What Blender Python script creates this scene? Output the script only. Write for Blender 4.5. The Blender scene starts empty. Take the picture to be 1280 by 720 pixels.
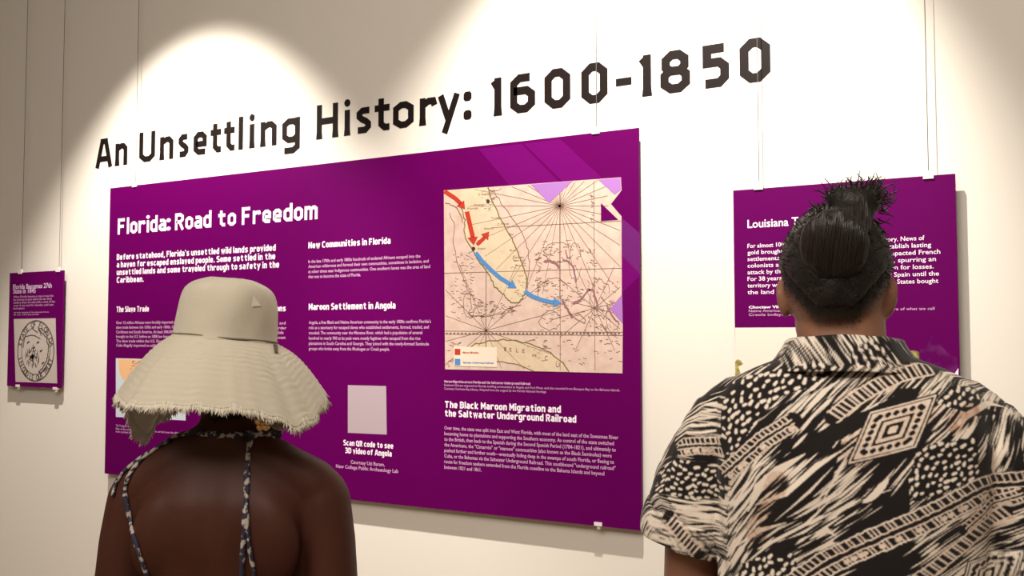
import bpy, bmesh, math, random
import numpy as np
from mathutils import Vector, Matrix, Euler
from mathutils.bvhtree import BVHTree
from mathutils import noise as mnoise

SC = bpy.context.scene
COL = SC.collection
random.seed(7)

# ------------------------------------------------------------------ camera
CAM = Vector((0.0, -2.76, 1.52))
F = 1196.6
YAW, PITCH, ROLL = math.radians(29.51), math.radians(2.812), math.radians(-0.049)
cd = bpy.data.cameras.new('camera')
cam = bpy.data.objects.new('camera', cd)
COL.objects.link(cam)
fw = Vector((-math.sin(YAW)*math.cos(PITCH), math.cos(YAW)*math.cos(PITCH), math.sin(PITCH)))
r0 = Vector((math.cos(YAW), math.sin(YAW), 0))
u0 = r0.cross(fw)
cr = r0*math.cos(ROLL) + u0*math.sin(ROLL)
cu = -r0*math.sin(ROLL) + u0*math.cos(ROLL)
M3 = Matrix((cr, cu, -fw)).transposed()
cam.matrix_world = Matrix.Translation(CAM) @ M3.to_4x4()
cd.sensor_width = 36.0
cd.lens = F/1280*36.0
cd.clip_start = 0.05
SC.camera = cam

# ------------------------------------------------------------------ light, exposure
vs = SC.view_settings
vs.view_transform = 'Standard'
vs.look = 'None'
vs.gamma = 1.0
vs.use_curve_mapping = False
vs.exposure = 0.0
W = bpy.data.worlds.new('world')
SC.world = W
W.use_nodes = True
W.node_tree.nodes['Background'].inputs[0].default_value = (1.0, 0.86, 0.7, 1)
W.node_tree.nodes['Background'].inputs[1].default_value = 0.02


def spot(name, loc, target, power, angle, blend, size, color):
    l = bpy.data.lights.new(name, 'SPOT')
    l.energy = power
    l.spot_size = math.radians(angle)
    l.spot_blend = blend
    l.shadow_soft_size = size
    l.color = color
    o = bpy.data.objects.new(name, l)
    COL.objects.link(o)
    o.location = loc
    d = Vector(target) - Vector(loc)
    o.rotation_euler = d.to_track_quat('-Z', 'Y').to_euler()
    return o


def area(name, loc, target, power, sx, sy, color):
    l = bpy.data.lights.new(name, 'AREA')
    l.shape = 'RECTANGLE'
    l.size, l.size_y = sx, sy
    l.energy = power
    l.color = color
    o = bpy.data.objects.new(name, l)
    COL.objects.link(o)
    o.location = loc
    d = Vector(target) - Vector(loc)
    o.rotation_euler = d.to_track_quat('-Z', 'Y').to_euler()
    return o


WARM = (1.0, 0.91, 0.80)
spot('track_spot', (-2.981, -0.95, 3.40), (-3.058, 0.0, 0.937), 345, 75, 0.55, 0.026, WARM)
spot('track_spot', (-0.86, -0.95, 3.40), (-1.12, 0.0, 1.788), 335, 74, 0.55, 0.026, WARM)
area('added_fill_light', (-0.5, -3.3, 3.4), (-0.55, -1.5, 1.2), 66, 2.6, 1.3, (1.0, 0.91, 0.80))  # added soft fill below the ceiling, brightens the people's backs
area('added_fill_light', (-1.6, -5.6, 4.4), (-1.6, -4.6, 0), 70, 3.0, 1.2, (1.0, 0.90, 0.79))  # second added fill, out of view, lifts the room's ambient light


# ------------------------------------------------------------------ helpers
def ray(px, py):
    return (cr*(px-640) - cu*(py-360) + fw*F).normalized()


def on_wall(px, py, y=0.0):
    """photo position -> (x, z) on a plane parallel to the display wall"""
    d = ray(px, py)
    t = (y - CAM.y)/d.y
    p = CAM + d*t
    return p.x, p.z


def at_depth(px, py, Z):
    d = cr*(px-640)/F - cu*(py-360)/F + fw
    return CAM + d*Z


def mat(name, col, rough=0.6, metallic=0.0, bump=0.0, bscale=200.0, spec=0.5, sheen=0.0, sss=0.0):
    m = bpy.data.materials.new(name)
    m.use_nodes = True
    nt = m.node_tree
    b = nt.nodes['Principled BSDF']
    b.inputs['Base Color'].default_value = (*col, 1)
    b.inputs['Roughness'].default_value = rough
    b.inputs['Metallic'].default_value = metallic
    b.inputs['Specular IOR Level'].default_value = spec
    b.inputs['Sheen Weight'].default_value = sheen
    if bump:
        tc = nt.nodes.new('ShaderNodeTexCoord')
        n = nt.nodes.new('ShaderNodeTexNoise')
        n.inputs['Scale'].default_value = bscale
        n.inputs['Detail'].default_value = 4
        bp = nt.nodes.new('ShaderNodeBump')
        bp.inputs['Strength'].default_value = bump
        bp.inputs['Distance'].default_value = 0.002
        nt.links.new(tc.outputs['Object'], n.inputs['Vector'])
        nt.links.new(n.outputs['Fac'], bp.inputs['Height'])
        nt.links.new(bp.outputs['Normal'], b.inputs['Normal'])
    return m


def mottle(m, c2, scale, lo=0.4, hi=0.6, detail=4, coord='Object', stretch=(1, 1, 1)):
    """mix the base colour with a second colour by noise"""
    nt = m.node_tree
    b = nt.nodes['Principled BSDF']
    c1 = tuple(b.inputs['Base Color'].default_value)
    tc = nt.nodes.new('ShaderNodeTexCoord')
    mp = nt.nodes.new('ShaderNodeMapping')
    mp.inputs['Scale'].default_value = stretch
    n = nt.nodes.new('ShaderNodeTexNoise')
    n.inputs['Scale'].default_value = scale
    n.inputs['Detail'].default_value = detail
    rp = nt.nodes.new('ShaderNodeValToRGB')
    rp.color_ramp.elements[0].position = lo
    rp.color_ramp.elements[1].position = hi
    rp.color_ramp.elements[0].color = c1
    rp.color_ramp.elements[1].color = (*c2, 1)
    nt.links.new(tc.outputs[coord], mp.inputs['Vector'])
    nt.links.new(mp.outputs['Vector'], n.inputs['Vector'])
    nt.links.new(n.outputs['Fac'], rp.inputs['Fac'])
    nt.links.new(rp.outputs['Color'], b.inputs['Base Color'])
    return m


def srgb(r, g, b):
    f = lambda c: (c/255/12.92) if c <= 10 else ((c/255+0.055)/1.055)**2.4
    return (f(r), f(g), f(b))


class MB:
    """collects faces, builds one mesh object"""
    def __init__(self):
        self.v, self.f = [], []

    def add(self, vs, fs):
        o = len(self.v)
        self.v += [tuple(v) for v in vs]
        self.f += [tuple(i+o for i in f) for f in fs]

    def box(self, x0, x1, y0, y1, z0, z1):
        self.add([(x0, y0, z0), (x1, y0, z0), (x1, y1, z0), (x0, y1, z0), (x0, y0, z1), (x1, y0, z1), (x1, y1, z1), (x0, y1, z1)],
                 [(0, 3, 2, 1), (4, 5, 6, 7), (0, 1, 5, 4), (1, 2, 6, 5), (2, 3, 7, 6), (3, 0, 4, 7)])

    def plate(self, pts, y0, y1):
        """polygon in (x,z), front at y0 (towards the room), back at y1"""
        n = len(pts)
        ar = sum(pts[i][0]*pts[(i+1) % n][1]-pts[(i+1) % n][0]*pts[i][1] for i in range(n))
        if ar < 0:
            pts = pts[::-1]
        self.add([(x, y0, z) for x, z in pts] + [(x, y1, z) for x, z in pts],
                 [tuple(range(n)), tuple(range(2*n-1, n-1, -1))] + [(i, i+n, (i+1) % n+n, (i+1) % n) for i in range(n)])

    def strip(self, pts, w, y0, y1, closed=False, taper=None):
        """flat line of width w along (x,z) points, mitred joints"""
        P = [np.array(p, float) for p in pts]
        n = len(P)
        L, R = [], []
        for i in range(n):
            a = P[i]-P[i-1] if (i > 0 or closed) else P[i+1]-P[i]
            b = P[(i+1) % n]-P[i] if (i < n-1 or closed) else a
            a = a/(np.linalg.norm(a)+1e-12)
            b = b/(np.linalg.norm(b)+1e-12)
            na, nb = np.array([-a[1], a[0]]), np.array([-b[1], b[0]])
            m = na+nb
            m = m/(np.linalg.norm(m)+1e-12)
            k = 1/max(0.45, float(m@na))
            ww = w*(taper[i] if taper else 1)
            L.append(P[i]+m*k*ww/2)
            R.append(P[i]-m*k*ww/2)
        for i in range(n if closed else n-1):
            j = (i+1) % n
            q = [L[i], L[j], R[j], R[i]]
            self.plate([tuple(p) for p in q], y0, y1)

    def tube(self, pts, rad, seg=10, cap=True, flat=None):
        P = [Vector(p) for p in pts]
        n = len(P)
        if not hasattr(rad, '__len__'):
            rad = [rad]*n
        t0 = (P[1]-P[0]).normalized()
        ref = Vector((0, 0, 1)) if abs(t0.z) < .9 else Vector((1, 0, 0))
        u = t0.cross(ref).normalized()
        vs, fs = [], []
        for i in range(n):
            t = (P[min(i+1, n-1)]-P[max(i-1, 0)]).normalized()
            u = (u - t*u.dot(t)).normalized()
            v = t.cross(u)
            for k in range(seg):
                a = 2*math.pi*k/seg
                vs.append(P[i] + (u*math.cos(a) + v*math.sin(a)*(flat or 1))*rad[i])
        for i in range(n-1):
            for k in range(seg):
                k2 = (k+1) % seg
                fs.append((i*seg+k, i*seg+k2, (i+1)*seg+k2, (i+1)*seg+k))
        if cap:
            fs.append(tuple(range(seg-1, -1, -1)))
            fs.append(tuple((n-1)*seg+k for k in range(seg)))
        self.add(vs, fs)

    def capsule(self, pts, rad, seg=16):
        """tube with rounded ends"""
        P = [Vector(p) for p in pts]
        rad = list(rad)
        d0 = (P[0]-P[1]).normalized()
        d1 = (P[-1]-P[-2]).normalized()
        pre, prr, post, por = [], [], [], []
        for a in (80, 55, 30):
            s, c = math.sin(math.radians(a)), math.cos(math.radians(a))
            pre.append(P[0]+d0*rad[0]*s)
            prr.append(rad[0]*c)
            post.insert(0, P[-1]+d1*rad[-1]*s)
            por.insert(0, rad[-1]*c)
        self.tube(pre+P+post, prr+rad+por, seg)

    def loft(self, secs, seg=40, expo=2.3):
        """horizontal sections (z, half width, half depth, x centre, y centre)"""
        vs, fs = [], []
        S = np.array(secs, float)
        D = []
        for i in range(len(S)-1):
            p0, p1, p2, p3 = S[max(i-1, 0)], S[i], S[i+1], S[min(i+2, len(S)-1)]
            for t in np.linspace(0, 1, 5)[:-1]:
                q = 0.5*(2*p1+(p2-p0)*t+(2*p0-5*p1+4*p2-p3)*t*t+(3*p1-p0-3*p2+p3)*t**3)
                q[0] = p1[0]+(p2[0]-p1[0])*t
                D.append(q)
        D.append(S[-1])
        secs = D
        n = len(secs)
        for (z, a, b, xc, yc) in secs:
            for k in range(seg):
                t = 2*math.pi*k/seg
                c, s = math.cos(t), math.sin(t)
                vs.append((xc+a*math.copysign(abs(c)**(2/expo), c), yc+b*math.copysign(abs(s)**(2/expo), s), z))
        for i in range(n-1):
            for k in range(seg):
                k2 = (k+1) % seg
                fs.append((i*seg+k, i*seg+k2, (i+1)*seg+k2, (i+1)*seg+k))
        fs.append(tuple(range(seg-1, -1, -1)))
        fs.append(tuple((n-1)*seg+k for k in range(seg)))
        self.add(vs, fs)

    def ell(self, c, r, rot=(0, 0, 0), su=20, sv=12):
        R = Euler(rot).to_matrix()
        vs, fs = [], []
        c = Vector(c)
        for i in range(1, sv):
            th = math.pi*i/sv
            for k in range(su):
                ph = 2*math.pi*k/su
                vs.append(c + R @ Vector((r[0]*math.sin(th)*math.cos(ph), r[1]*math.sin(th)*math.sin(ph), r[2]*math.cos(th))))
        top = len(vs)
        vs.append(c+R @ Vector((0, 0, r[2])))
        vs.append(c-R @ Vector((0, 0, r[2])))
        for i in range(sv-2):
            for k in range(su):
                k2 = (k+1) % su
                fs.append((i*su+k, (i+1)*su+k, (i+1)*su+k2, i*su+k2))
        for k in range(su):
            k2 = (k+1) % su
            fs.append((top, k, k2))
            fs.append((top+1, (sv-2)*su+k2, (sv-2)*su+k))
        self.add(vs, fs)

    def mesh(self, name):
        me = bpy.data.meshes.new(name)
        me.from_pydata(self.v, [], self.f)
        me.validate()
        return me

    def build(self, name, m, parent=None, smooth=False):
        me = self.mesh(name)
        o = bpy.data.objects.new(name, me)
        COL.objects.link(o)
        me.materials.append(m)
        if smooth:
            me.polygons.foreach_set('use_smooth', [True]*len(me.polygons))
        if parent:
            o.parent = parent
        return o


def tag(o, label=None, cat=None, group=None, kind=None):
    if label:
        o['label'] = label
    if cat:
        o['category'] = cat
    if group:
        o['group'] = group
    if kind:
        o['kind'] = kind
    return o


def empty(name, loc=(0, 0, 0), rz=0.0):
    o = bpy.data.objects.new(name, None)
    COL.objects.link(o)
    o.location = loc
    o.rotation_euler = (0, 0, rz)
    o.empty_display_size = 0.1
    return o


def remeshed(mb, voxel, smooth=6):
    """union of overlapping closed shapes as one continuous surface"""
    me = mb.mesh('tmp')
    o = bpy.data.objects.new('tmp', me)
    COL.objects.link(o)
    md = o.modifiers.new('r', 'REMESH')
    md.mode = 'VOXEL'
    md.voxel_size = voxel
    if smooth:
        s = o.modifiers.new('s', 'SMOOTH')
        s.iterations = smooth
        s.factor = 0.5
    dg = bpy.context.evaluated_depsgraph_get()
    dg.update()
    out = bpy.data.meshes.new_from_object(o.evaluated_get(dg))
    bpy.data.objects.remove(o)
    return out


def link_mesh(me, name, m, parent=None):
    o = bpy.data.objects.new(name, me)
    me.name = name
    COL.objects.link(o)
    me.materials.clear()
    me.materials.append(m)
    me.polygons.foreach_set('use_smooth', [True]*len(me.polygons))
    if parent:
        o.parent = parent
    return o


def coords(me):
    a = np.empty(len(me.vertices)*3)
    me.vertices.foreach_get('co', a)
    return a.reshape(-1, 3)


def set_coords(me, a):
    me.vertices.foreach_set('co', a.ravel())
    me.update()


# ---- lettering -----------------------------------------------------------
def text_mesh(body, bold=0.0, spacing=1.0):
    cu_ = bpy.data.curves.new('t', 'FONT')
    cu_.body = body
    cu_.size = 1.0
    cu_.offset = bold
    cu_.space_character = spacing
    cu_.resolution_u = 2
    o = bpy.data.objects.new('t', cu_)
    COL.objects.link(o)
    dg = bpy.context.evaluated_depsgraph_get()
    dg.update()
    me = bpy.data.meshes.new_from_object(o.evaluated_get(dg))
    v = coords(me)
    f = [tuple(p.vertices) for p in me.polygons]
    bpy.data.objects.remove(o)
    bpy.data.curves.remove(cu_)
    bpy.data.meshes.remove(me)
    return v, f


def put_line(mb, body, px0, py0, px1, cap_px, y, bold=0.0):
    """one line of print: baseline starts at (px0,py0), ends at column px1, capital height cap_px (at the left end)"""
    x0, z0 = on_wall(px0, py0, y)
    # right end lies on the same z; find x where that column meets it
    d0 = ray(px1, py0)
    x1 = on_wall(px1, py0, y)[0]
    for _ in range(6):   # column px1 at height z0
        xa, za = on_wall(px1, py0 + (on_wall(px1, py0, y)[1]-z0)/max(1e-6, on_wall(px1, py0, y)[1]-on_wall(px1, py0+1, y)[1]), y)
        x1 = xa
    zc = on_wall(px0, py0-cap_px, y)[1]
    cap = zc-z0
    v, f = text_mesh(body, bold)
    if not len(v):
        return
    xm, xM = v[:, 0].min(), v[:, 0].max()
    capu = 0.729
    sx = (x1-x0)/(xM-xm)
    sz = cap/capu
    mb.add([((a-xm)*sx+x0, y, b*sz+z0) for a, b, _ in v], f)


def px_poly(pts, y):
    return [on_wall(a, b, y) for a, b in pts]


HW = 1.0
GLYPH = {
    'A': ([[(0.9, 0), (2.75, 9.6)], [(5.7, 0), (3.85, 9.6)], [(2.0, 9.0), (4.6, 9.0)], [(1.6, 3.0), (5.0, 3.0)]], []),
    'n': ([[(1, 0), (1, 7.5)], [(1, 5.6), (2.4, 6.55), (3.2, 6.55), (4, 5.6), (4, 0)]], []),
    'U': ([[(1, 10), (1, 2.2), (2.2, 1), (3.8, 1), (5, 2.2), (5, 10)]], []),
    's': ([[(4.3, 6.5), (2, 6.5), (1, 5.7), (1, 4.9), (1.9, 4.1), (3.1, 3.5), (4, 2.7), (4, 1.9), (3, 1), (0.6, 1)]], []),
    'e': ([[(1.2, 3.5), (4, 3.5), (4, 5.5), (3.1, 6.5), (1.9, 6.5), (1, 5.5), (1, 2), (2, 1), (4.2, 1)]], []),
    't': ([[(1.6, 9.2), (1.6, 2), (2.5, 1), (3.7, 1)], [(0, 6.5), (3.7, 6.5)]], []),
    'l': ([[(1, 0), (1, 10.2)]], []),
    'i': ([[(1, 0), (1, 7.4)]], [(1, 9.4, 1.1)]),
    'g': ([[(4, 5.4), (3.1, 6.5), (1.9, 6.5), (1, 5.5), (1, 2), (1.9, 1), (3.1, 1), (4, 2)], [(4, 7.5), (4, -1.2), (3, -2.2), (1.0, -2.2)]], []),
    'H': ([[(1, 0), (1, 10)], [(5, 0), (5, 10)], [(1, 5.1), (5, 5.1)]], []),
    'o': ([[(1, 2), (2, 1), (3, 1), (4, 2), (4, 5.5), (3, 6.5), (2, 6.5), (1, 5.5), 'c']], []),
    'r': ([[(1, 0), (1, 7.5)], [(1, 5.4), (2.4, 6.5), (3.6, 6.5), (3.9, 5.2)]], []),
    'y': ([[(0.9, 7.5), (2.9, 0.6)], [(5.0, 7.5), (1.9, -2.8)]], []),
    ':': ([], [(1, 6.3, 1.25), (1, 1.3, 1.25)]),
    '1': ([[(1.6, 0), (1.6, 10)], [(1.6, 8.9), (0.2, 7.9)]], []),
    '6': ([[(4.6, 9), (2.3, 9), (1, 7.7), (1, 2.2), (2.2, 1), (3.8, 1), (5, 2.2), (5, 4.6), (3.9, 5.7), (1, 5.7)]], []),
    '0': ([[(1, 2.4), (2.3, 1), (3.7, 1), (5, 2.4), (5, 7.6), (3.7, 9), (2.3, 9), (1, 7.6), 'c']], []),
    '-': ([[(0, 4.3), (3.2, 4.3)]], []),
    '8': ([[(1, 2.2), (2.2, 1), (3.8, 1), (5, 2.2), (5, 4.2), (4.1, 5.2), (1.9, 5.2), (1, 4.2), 'c'],
           [(1.25, 6.2), (2.1, 5.2), (3.9, 5.2), (4.75, 6.2), (4.75, 7.9), (3.7, 9), (2.3, 9), (1.25, 7.9), 'c']], []),
    '5': ([[(4.9, 9), (1.1, 9), (1.1, 5.8), (3.8, 5.8), (5, 4.7), (5, 2.2), (3.8, 1), (0.7, 1)]], []),
}


GLYPH.update({
    'a': ([[(1, 6.5), (3, 6.5), (4, 5.6), (4, 0)], [(4, 3.9), (2, 3.9), (1, 3.1), (1, 1.9), (1.9, 1), (3, 1), (4, 1.9)]], []),
    'b': ([[(1, 0), (1, 10)], [(1, 5.5), (2, 6.5), (3.1, 6.5), (4, 5.5), (4, 2), (3.1, 1), (2, 1), (1, 2)]], []),
    'c': ([[(3.9, 6.5), (2, 6.5), (1, 5.5), (1, 2), (2, 1), (3.9, 1)]], []),
    'd': ([[(4, 0), (4, 10)], [(4, 5.5), (3, 6.5), (1.9, 6.5), (1, 5.5), (1, 2), (1.9, 1), (3, 1), (4, 2)]], []),
    'f': ([[(1.5, 0), (1.5, 8), (2.5, 9), (3.5, 9)], [(0, 6.5), (3.4, 6.5)]], []),
    'h': ([[(1, 0), (1, 10)], [(1, 5.6), (2.4, 6.55), (3.2, 6.55), (4, 5.6), (4, 0)]], []),
    'k': ([[(1, 0), (1, 10)], [(4.2, 7.5), (1.4, 3.8), (4.4, 0)]], []),
    'm': ([[(1, 0), (1, 7.5)], [(1, 5.8), (2.1, 6.55), (2.7, 6.55), (3.4, 5.8), (3.4, 0)], [(3.4, 5.8), (4.5, 6.55), (5.2, 6.55), (5.9, 5.8), (5.9, 0)]], []),
    'p': ([[(1, -3), (1, 7.5)], [(1, 5.5), (2, 6.5), (3.1, 6.5), (4, 5.5), (4, 2), (3.1, 1), (2, 1), (1, 2)]], []),
    'q': ([[(4, -3), (4, 7.5)], [(4, 5.5), (3, 6.5), (1.9, 6.5), (1, 5.5), (1, 2), (1.9, 1), (3, 1), (4, 2)]], []),
    'u': ([[(1, 7.5), (1, 2), (1.9, 1), (3, 1), (4, 2)], [(4, 7.5), (4, 0)]], []),
    'v': ([[(.9, 7.5), (2.6, .3), (4.3, 7.5)]], []),
    'w': ([[(.9, 7.5), (2.1, .5), (3.4, 6.4), (4.7, .5), (5.9, 7.5)]], []),
    'x': ([[(.8, 7.5), (4.2, 0)], [(4.2, 7.5), (.8, 0)]], []),
    'z': ([[(.8, 6.5), (3.9, 6.5), (1, 1), (4.1, 1)]], []),
    'F': ([[(1, 0), (1, 9), (4.6, 9)], [(1, 5), (4.1, 5)]], []),
    'R': ([[(1, 0), (1, 9), (3.4, 9), (4.6, 7.9), (4.6, 6), (3.4, 4.8), (1, 4.8)], [(2.9, 4.8), (4.8, 0)]], []),
    'B': ([[(1, 5.2), (3.3, 5.2), (4.5, 6.2), (4.5, 7.9), (3.4, 9), (1, 9), (1, 1), (3.6, 1), (4.8, 2.1), (4.8, 4.1), (3.6, 5.2)]], []),
    'S': ([[(4.6, 9), (2.2, 9), (1, 7.9), (1, 6.4), (2.1, 5.4), (3.6, 4.7), (4.7, 3.6), (4.7, 2.1), (3.6, 1), (.8, 1)]], []),
    'T': ([[(0, 9), (5, 9)], [(2.5, 9), (2.5, 0)]], []),
    'P': ([[(1, 0), (1, 9), (3.5, 9), (4.7, 7.9), (4.7, 5.5), (3.5, 4.4), (1, 4.4)]], []),
    'N': ([[(1, 0), (1, 10)], [(1, 9.4), (5, .6)], [(5, 0), (5, 10)]], []),
    'C': ([[(4.7, 9), (2.2, 9), (1, 7.8), (1, 2.2), (2.2, 1), (4.7, 1)]], []),
    'M': ([[(1, 0), (1, 10)], [(1, 9.2), (3.3, 4), (5.6, 9.2)], [(5.6, 0), (5.6, 10)]], []),
    'Q': ([[(1, 2.4), (2.3, 1), (3.7, 1), (5, 2.4), (5, 7.6), (3.7, 9), (2.3, 9), (1, 7.6), 'c'], [(3.2, 2.8), (5.4, -.6)]], []),
    'D': ([[(1, 1), (3.5, 1), (4.8, 2.3), (4.8, 7.7), (3.5, 9), (1, 9), 'c']], []),
    'L': ([[(1, 10), (1, 1), (4.3, 1)]], []),
    '3': ([[(.7, 9), (3.4, 9), (4.5, 7.9), (4.5, 6.3), (3.4, 5.2), (1.6, 5.2)], [(3.4, 5.2), (4.7, 4.1), (4.7, 2.1), (3.6, 1), (.6, 1)]], []),
    '2': ([[(.8, 9), (3.5, 9), (4.6, 7.9), (4.6, 6), (1, 1), (4.8, 1)]], []),
    '7': ([[(.6, 9), (4.6, 9), (2, 0)]], []),
    '4': ([[(3.8, 0), (3.8, 9.6), (.9, 3), (5, 3)]], []),
    '.': ([], [(1, 1, 1.1)]), ',': ([[(1.3, 1.6), (.8, -1.4)]], []), "'": ([[(1, 10), (1, 7.4)]], []),
})


def stroke_line(mb, body, px0, py0, px1, cap_px, y, hw):
    """one line in the squared display letters, fitted between two columns of the print"""
    x0, z0 = on_wall(px0, py0, y)
    x1 = wall_x_at(px1, z0, y)
    cap = on_wall(px0, py0-cap_px, y)[1]-z0
    u = cap/10
    pen = 0.0
    lay = []
    for ch in body:
        if ch == ' ':
            pen += 2.3
            continue
        ls, ds = GLYPH[ch]
        xs = [p[0] for l in ls for p in l if p != 'c'] + [d[0] for d in ds]
        a, b = min(xs), max(xs)
        lay.append((ch, pen+hw-a))
        pen += (b-a)+2*hw+0.55
    total = pen-0.55
    sx = (x1-x0)/total
    for ch, off in lay:
        ls, ds = GLYPH[ch]
        yy = y
        for l in ls:
            cl = l[-1] == 'c'
            mb.strip([(x0+(p[0]+off)*sx, z0+p[1]*u) for p in l if p != 'c'], 2*hw*(u*.45+sx*.55), yy, yy+0.0003, cl)
            yy -= 0.00004
        for cx, cz, r in ds:
            mb.plate([(x0+(cx+off)*sx+r*sx*math.cos(t), z0+(cz+r*math.sin(t))*u) for t in np.linspace(.39, 6.67, 9)[:-1]], yy, yy+0.0003)


def wall_x_at(px, z, y):
    lo, hi = -200.0, 900.0
    for _ in range(50):
        mid = (lo+hi)/2
        if on_wall(px, mid, y)[1] > z:
            lo = mid
        else:
            hi = mid
    return on_wall(px, mid, y)[0]


def glyph(ch, x0, x1, z0, cap, y0, y1, hw):
    """one letter cut from vinyl, filling x0..x1"""
    mb = MB()
    lines, dots = GLYPH[ch]
    u = cap/10
    xs = [p[0] for l in lines for p in l if p != 'c'] + [d[0] for d in dots]
    a, b = min(xs), max(xs)
    Wd = x1-x0-2*hw
    fx = (lambda x: x0+hw+(x-a)/(b-a)*Wd) if b > a else (lambda x: (x0+x1)/2)
    fz = lambda z: z0+z*u
    if ch in '-t':
        fx = lambda x: x0+(x-a)/(b-a)*(x1-x0)
    for l in lines:
        closed = l[-1] == 'c'
        pts = [(fx(p[0]), fz(p[1])) for p in l if p != 'c']
        # strokes keep their weight; end joints that sit at 1 or 9 stay flush with the caps
        mb.strip(pts, 2*hw, y0, y1, closed)
        y0 -= 0.0001     # crossing strokes lie one over the other
        if not closed and len(pts) == 2 and ch in 'nHi1r' and abs(pts[0][0]-pts[1][0]) < 1e-6:
            # slight flare at the foot of a stem
            xx, zz = pts[0]
            mb.plate([(xx-hw*1.22, zz), (xx+hw*1.22, zz), (xx+hw, zz+2.2*u), (xx-hw, zz+2.2*u)], y0, y1)
    for cx, cz, r in dots:
        cxx, r = fx(cx), r*u
        rx = r*0.98
        mb.plate([(cxx+rx*math.cos(t)*1.0, fz(cz)+r*math.sin(t)) for t in np.linspace(0, 2*math.pi, 13)[:-1]] if ch == 'i' else
                 [(cxx+sx*rx*p, fz(cz)+sz*r*q) for sx, sz, p, q in ((1, 1, 1, .55), (1, 1, .55, 1), (-1, 1, .55, 1), (-1, 1, 1, .55), (-1, -1, 1, .55), (-1, -1, .55, 1), (1, -1, .55, 1), (1, -1, 1, .55))], y0, y1)
    return mb


# ------------------------------------------------------------------ materials
M_wall = mat('wall_paint', (0.80, 0.765, 0.70), 0.75, bump=0.05, bscale=60, spec=0.3)
M_ceil = mat('ceiling_paint', (0.55, 0.52, 0.48), 0.9)
M_floor = mottle(mat('floor_boards', (0.20, 0.13, 0.08), 0.45), (0.26, 0.17, 0.10), 6, stretch=(1, 12, 1))
M_base = mat('baseboard_paint', (0.75, 0.73, 0.68), 0.5)
M_vinyl = mat('black_vinyl', srgb(24, 16, 16), 0.6, spec=0.15)
M_panel = mat('purple_print', srgb(93, 0, 84), 0.55, spec=0.05)
M_edge = mat('panel_edge', srgb(88, 6, 70), 0.5)
M_light = mat('lighter_purple_print', srgb(106, 6, 102), 0.55, spec=0.05)
M_mauve = mat('mauve_print', srgb(102, 32, 106), 0.55, spec=0.05)
M_lilac = mat('lilac_print', srgb(165, 115, 190), 0.5)
M_white = mat('white_print', srgb(248, 236, 250), 0.5)
M_body = mat('small_white_print', srgb(208, 164, 202), 0.5)
M_clip = mat('white_clip', (0.8, 0.74, 0.7), 0.35)
M_wire = mat('steel_wire', (0.09, 0.085, 0.08), 0.6)
M_paper = mottle(mat('map_paper', srgb(214, 190, 178), 0.6), srgb(200, 173, 160), 30, 0.35, 0.7)
M_land = mottle(mat('map_land', srgb(214, 195, 168), 0.6), srgb(204, 183, 156), 40, 0.4, 0.7)
M_ink = mat('map_ink', srgb(124, 96, 86), 0.6)
M_coast = mat('map_coast_ink', srgb(118, 104, 52), 0.6)
M_dark = mat('map_dark_ink', srgb(62, 40, 40), 0.6)
M_umber = mat('map_island_ink', srgb(140, 98, 102), 0.6)
M_red = mat('red_print', srgb(184, 54, 34), 0.5)
M_blue = mat('blue_print', srgb(80, 134, 192), 0.5)

# ------------------------------------------------------------------ room shell
X0, X1, Y0, HC = -7.5, 3.6, -7.5, 4.6


def shell(name, x0, x1, y0, y1, z0, z1, m):
    b = MB()
    b.box(x0, x1, y0, y1, z0, z1)
    return tag(b.build(name, m), kind='structure')


shell('wall_back', X0, X1, 0.0, 0.12, 0, HC, M_wall)
shell('wall_left', X0-0.12, X0, Y0, 0.12, 0, HC, M_wall)
shell('wall_right', X1, X1+0.12, Y0, 0.12, 0, HC, M_wall)
shell('wall_front', X0, X1, Y0-0.12, Y0, 0, HC, M_wall)
shell('floor', X0-0.12, X1+0.12, Y0-0.12, 0.12, -0.1, 0, M_floor)
shell('ceiling', X0-0.12, X1+0.12, Y0-0.12, 0.12, HC, HC+0.1, M_ceil)

# ------------------------------------------------------------------ wall lettering
TITLE = [('A', 119.7, 140.6), ('n', 144.5, 159.3), ('U', 174.3, 193.9), ('n', 200.2, 216.8), ('s', 222.4, 236.6), ('e', 242.2, 259.4),
         ('t', 263.4, 276.4), ('t', 280.3, 293.3), ('l', 298.1, 304.2), ('i', 312.0, 318.2), ('n', 326.0, 345.8), ('g', 353.0, 374.9),
         ('H', 396.2, 422.4), ('i', 430.0, 438.4), ('s', 444.4, 465.0), ('t', 468.6, 487.0), ('o', 491.6, 517.2), ('r', 525.0, 546.8),
         ('y', 547.4, 575.2), (':', 578.9, 590.4), ('1', 611.8, 626.8), ('6', 637.9, 669.0), ('0', 680.7, 713.0), ('0', 726.7, 759.6),
         ('-', 770.0, 789.5), ('1', 796.5, 814.0), ('8', 825.5, 862.7), ('5', 876.2, 911.4), ('0', 924.6, 963.0)]
tz = on_wall(130, 210.2, 0)[1]*0.5 + on_wall(944, 101.3, 0)[1]*0.5
tcap = 0.5*(on_wall(944, 45.4, 0)[1]-on_wall(944, 101, 0)[1]) + 0.5*(on_wall(131, 173.5, 0)[1]-on_wall(131, 209.3, 0)[1])
title = empty('wall_title', (on_wall(540, 150)[0], 0, tz))
tag(title, 'large black cut lettering An Unsettling History: 1600-1850 across the white wall', 'lettering')


def wall_x(px, z):
    d = ray(px, 300)
    lo, hi = -200.0, 900.0
    for _ in range(50):
        mid = (lo+hi)/2
        if on_wall(px, mid)[1] > z:
            lo = mid
        else:
            hi = mid
    return on_wall(px, mid)[0]


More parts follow.
